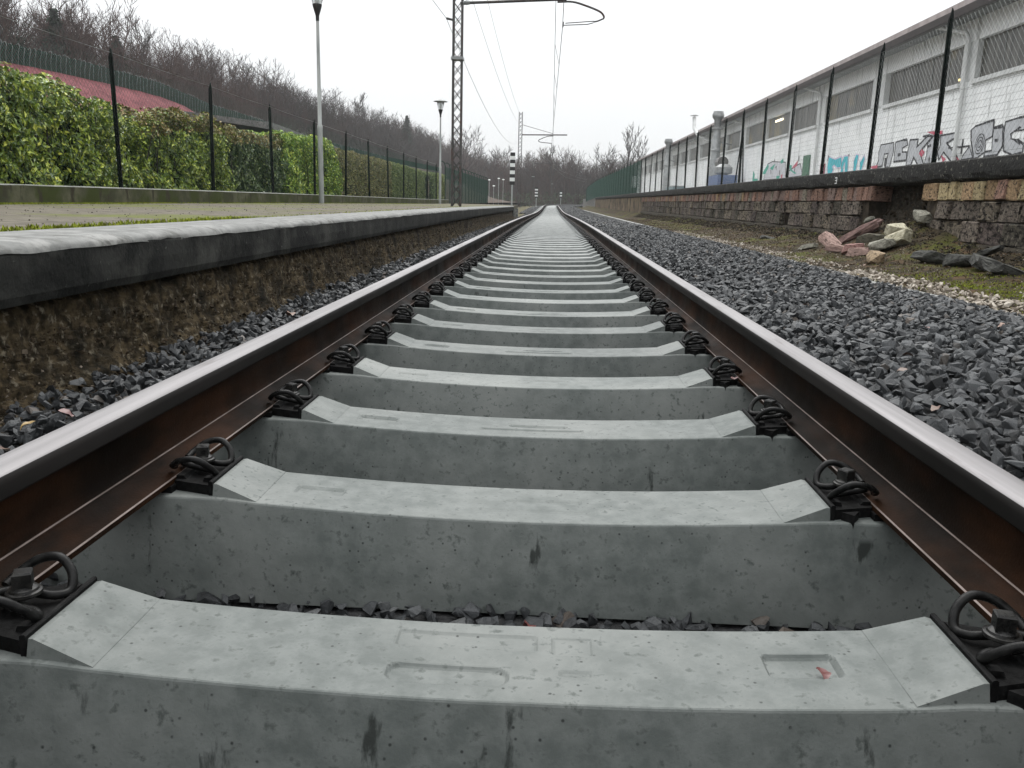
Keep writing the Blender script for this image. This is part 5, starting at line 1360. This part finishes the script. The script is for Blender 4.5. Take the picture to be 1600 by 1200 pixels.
# brushwood floor of the wood: dark evergreen leaves and brambles
bp = []
for _ in range(30000):
    y = 50 + 380 * random.random() ** 1.4; x = frontx(y) + random.uniform(-24, 8); h_ = 3.0 * random.random() * (0.4 + .6 * (fbm(x * .08, y * .08, 1) + .5))
    bp.append((x, y, hill_z(x, y) + max(0, h_)))
for _ in range(9000):
    y = random.uniform(185, 320); x = random.uniform(-24, 45); bp.append((x, y, -.6 + 3.2 * random.random() ** 1.5))
bp = np.array(bp)
V, F = leaf_cloud(bp, np.stack([rng.normal(.6, .5, len(bp)), rng.normal(-.6, .5, len(bp)), np.ones(len(bp)) * .6], 1), rng.uniform(.35, .95, len(bp)))
put('undergrowth', npmesh('undergrowth', V, F, 'brush'), label='dark evergreen undergrowth beneath the bare wood', cat='undergrowth', kind='stuff')
# trees one can tell apart
crown_trunk_tree('tall bare poplar-like tree standing right of the line against the sky', 301, 14.2, 165, -.6, 15.5, 'bark_grey', spread=.30, up=1.5, levels=(18, 6, 5), ribbon=.035, twig=.03, first=.2)
crown_trunk_tree('round-crowned bare tree left of the tall poplar-like tree', 302, 9.6, 160, -.6, 10.5, 'bark_grey', spread=.50, levels=(14, 6, 6), ribbon=.032, twig=.03)
crown_trunk_tree('narrow bare tree just left of the white building end', 303, 18.5, 165, -.6, 14.0, 'bark_grey', spread=.26, up=1.6, levels=(18, 5, 5), ribbon=.032, twig=.03, first=.2)
crown_trunk_tree('slim bare tree rising beside the overhead wires at the line end', 304, .6 - 1.0, 205, -.6, 14.5, 'bark', spread=.26, up=1.3, levels=(14, 5, 5), ribbon=.04, twig=.04, first=.45)
crown_trunk_tree('rounded bare tree on the hillside right of the lattice mast', 305, -21.5, 205, 1.5, 15.0, 'bark', spread=.44, levels=(16, 6, 6), ribbon=.04, twig=.04)
crown_trunk_tree('wide bare tree right of the rounded hillside tree', 306, -14.0, 235, .3, 13.5, 'bark', spread=.46, levels=(16, 6, 6), ribbon=.045, twig=.04)
crown_trunk_tree('reddish-brown crowned tree above the red bank', 307, -58.5, 105, 8.0, 13.6, 'bark_red', spread=.40, levels=(22, 8, 8), ribbon=.035, twig=.03)
crown_trunk_tree('tall pale bare tree breaking the skyline left of the near lamp', 308, -58, 122, 9.0, 15.0, 'bark_grey', spread=.32, up=1.3, levels=(16, 6, 6), ribbon=.03, twig=.03)
crown_trunk_tree('dark ivy-clad bare tree on the slope right of the near lamp', 309, -45, 205, 10.5, 13.5, 'bark', spread=.34, up=1.2, levels=(18, 6, 6), ribbon=.04, twig=.04)
# near bare branches in the top left corner
crown_trunk_tree('bare branches of a near tree reaching into the top left corner', 310, -25.5, 24.0, 3.6, 12.0, 'bark', spread=.40, levels=(14, 5, 4), ribbon=.008, twig=.008)
# conifers on the left skyline
def conifer(label, seed, x, y, z, h):
    t = thing('conifer', label, 'tree', (x, y, z), 'dark conifers on the skyline')
    b = MB(); b.tube([(0, 0, -.5), (0, 0, h)], [h * .018, .03], 6); b.build('trunk', 'bark', t)
    r_ = np.random.default_rng(seed); P_ = []; N_ = []; S_ = []
    nl = int(h * 3.2)
    for i in range(nl):
        q = i / nl; zz = h * (.14 + .86 * q); rad = h * .27 * (1 - q) ** .85 + .10
        for a in r_.uniform(0, 6.28, 9):
            rr = rad * r_.uniform(.65, 1.1)
            for s_ in np.linspace(.15, 1, 9):
                P_.append((math.cos(a) * rr * s_ + r_.normal(0, .10), math.sin(a) * rr * s_ + r_.normal(0, .10), zz - rr * s_ * .28 + r_.normal(0, .10))); N_.append((math.cos(a) * .4 + r_.normal(0, .3), math.sin(a) * .4 + r_.normal(0, .3), 1)); S_.append(r_.uniform(.35, .75))
    V, F = leaf_cloud(np.array(P_), np.array(N_), np.array(S_))
    put('crown', npmesh('crown', V, F, 'needle'), t)
conifer('tallest dark pointed conifer on the left skyline', 1, -57.0, 100, 8.6, 12.0)
conifer('dark conifer at the very left edge of the skyline', 2, -58.0, 88.5, 7.2, 10.6)
conifer('dark conifer right of the reddish-brown tree', 3, -57.0, 114, 8.0, 12.2)
conifer('low dark conifer between the left edge and the tallest conifer', 4, -56.0, 91.5, 6.5, 9.6)
conifer('small slim conifer farther right along the hill skyline', 5, -40, 238, 11, 11.5)

# ================================================================== the damp air
HZ = True
if HZ:
    b = MB(); b.box(-170, 95, -8, 470, -1.7, 34); hz = b.build('haze', 'white_paint', kind='stuff')
    m = bpy.data.materials.new('damp_winter_air'); m.use_nodes = True
    n = m.node_tree.nodes; n.clear()
    o = n.new('ShaderNodeOutputMaterial'); pv = n.new('ShaderNodeVolumePrincipled')
    pv.inputs['Color'].default_value = (.93, .95, .97, 1); pv.inputs['Density'].default_value = .00036; pv.inputs['Anisotropy'].default_value = .25
    m.node_tree.links.new(pv.outputs[0], o.inputs['Volume'])
    hz.data.materials.clear(); hz.data.materials.append(m)
    hz['label'] = 'thin pale haze of the damp winter air'; hz['category'] = 'haze'
    SC.cycles.volume_bounces = 1
    SC.cycles.volume_step_rate = 4
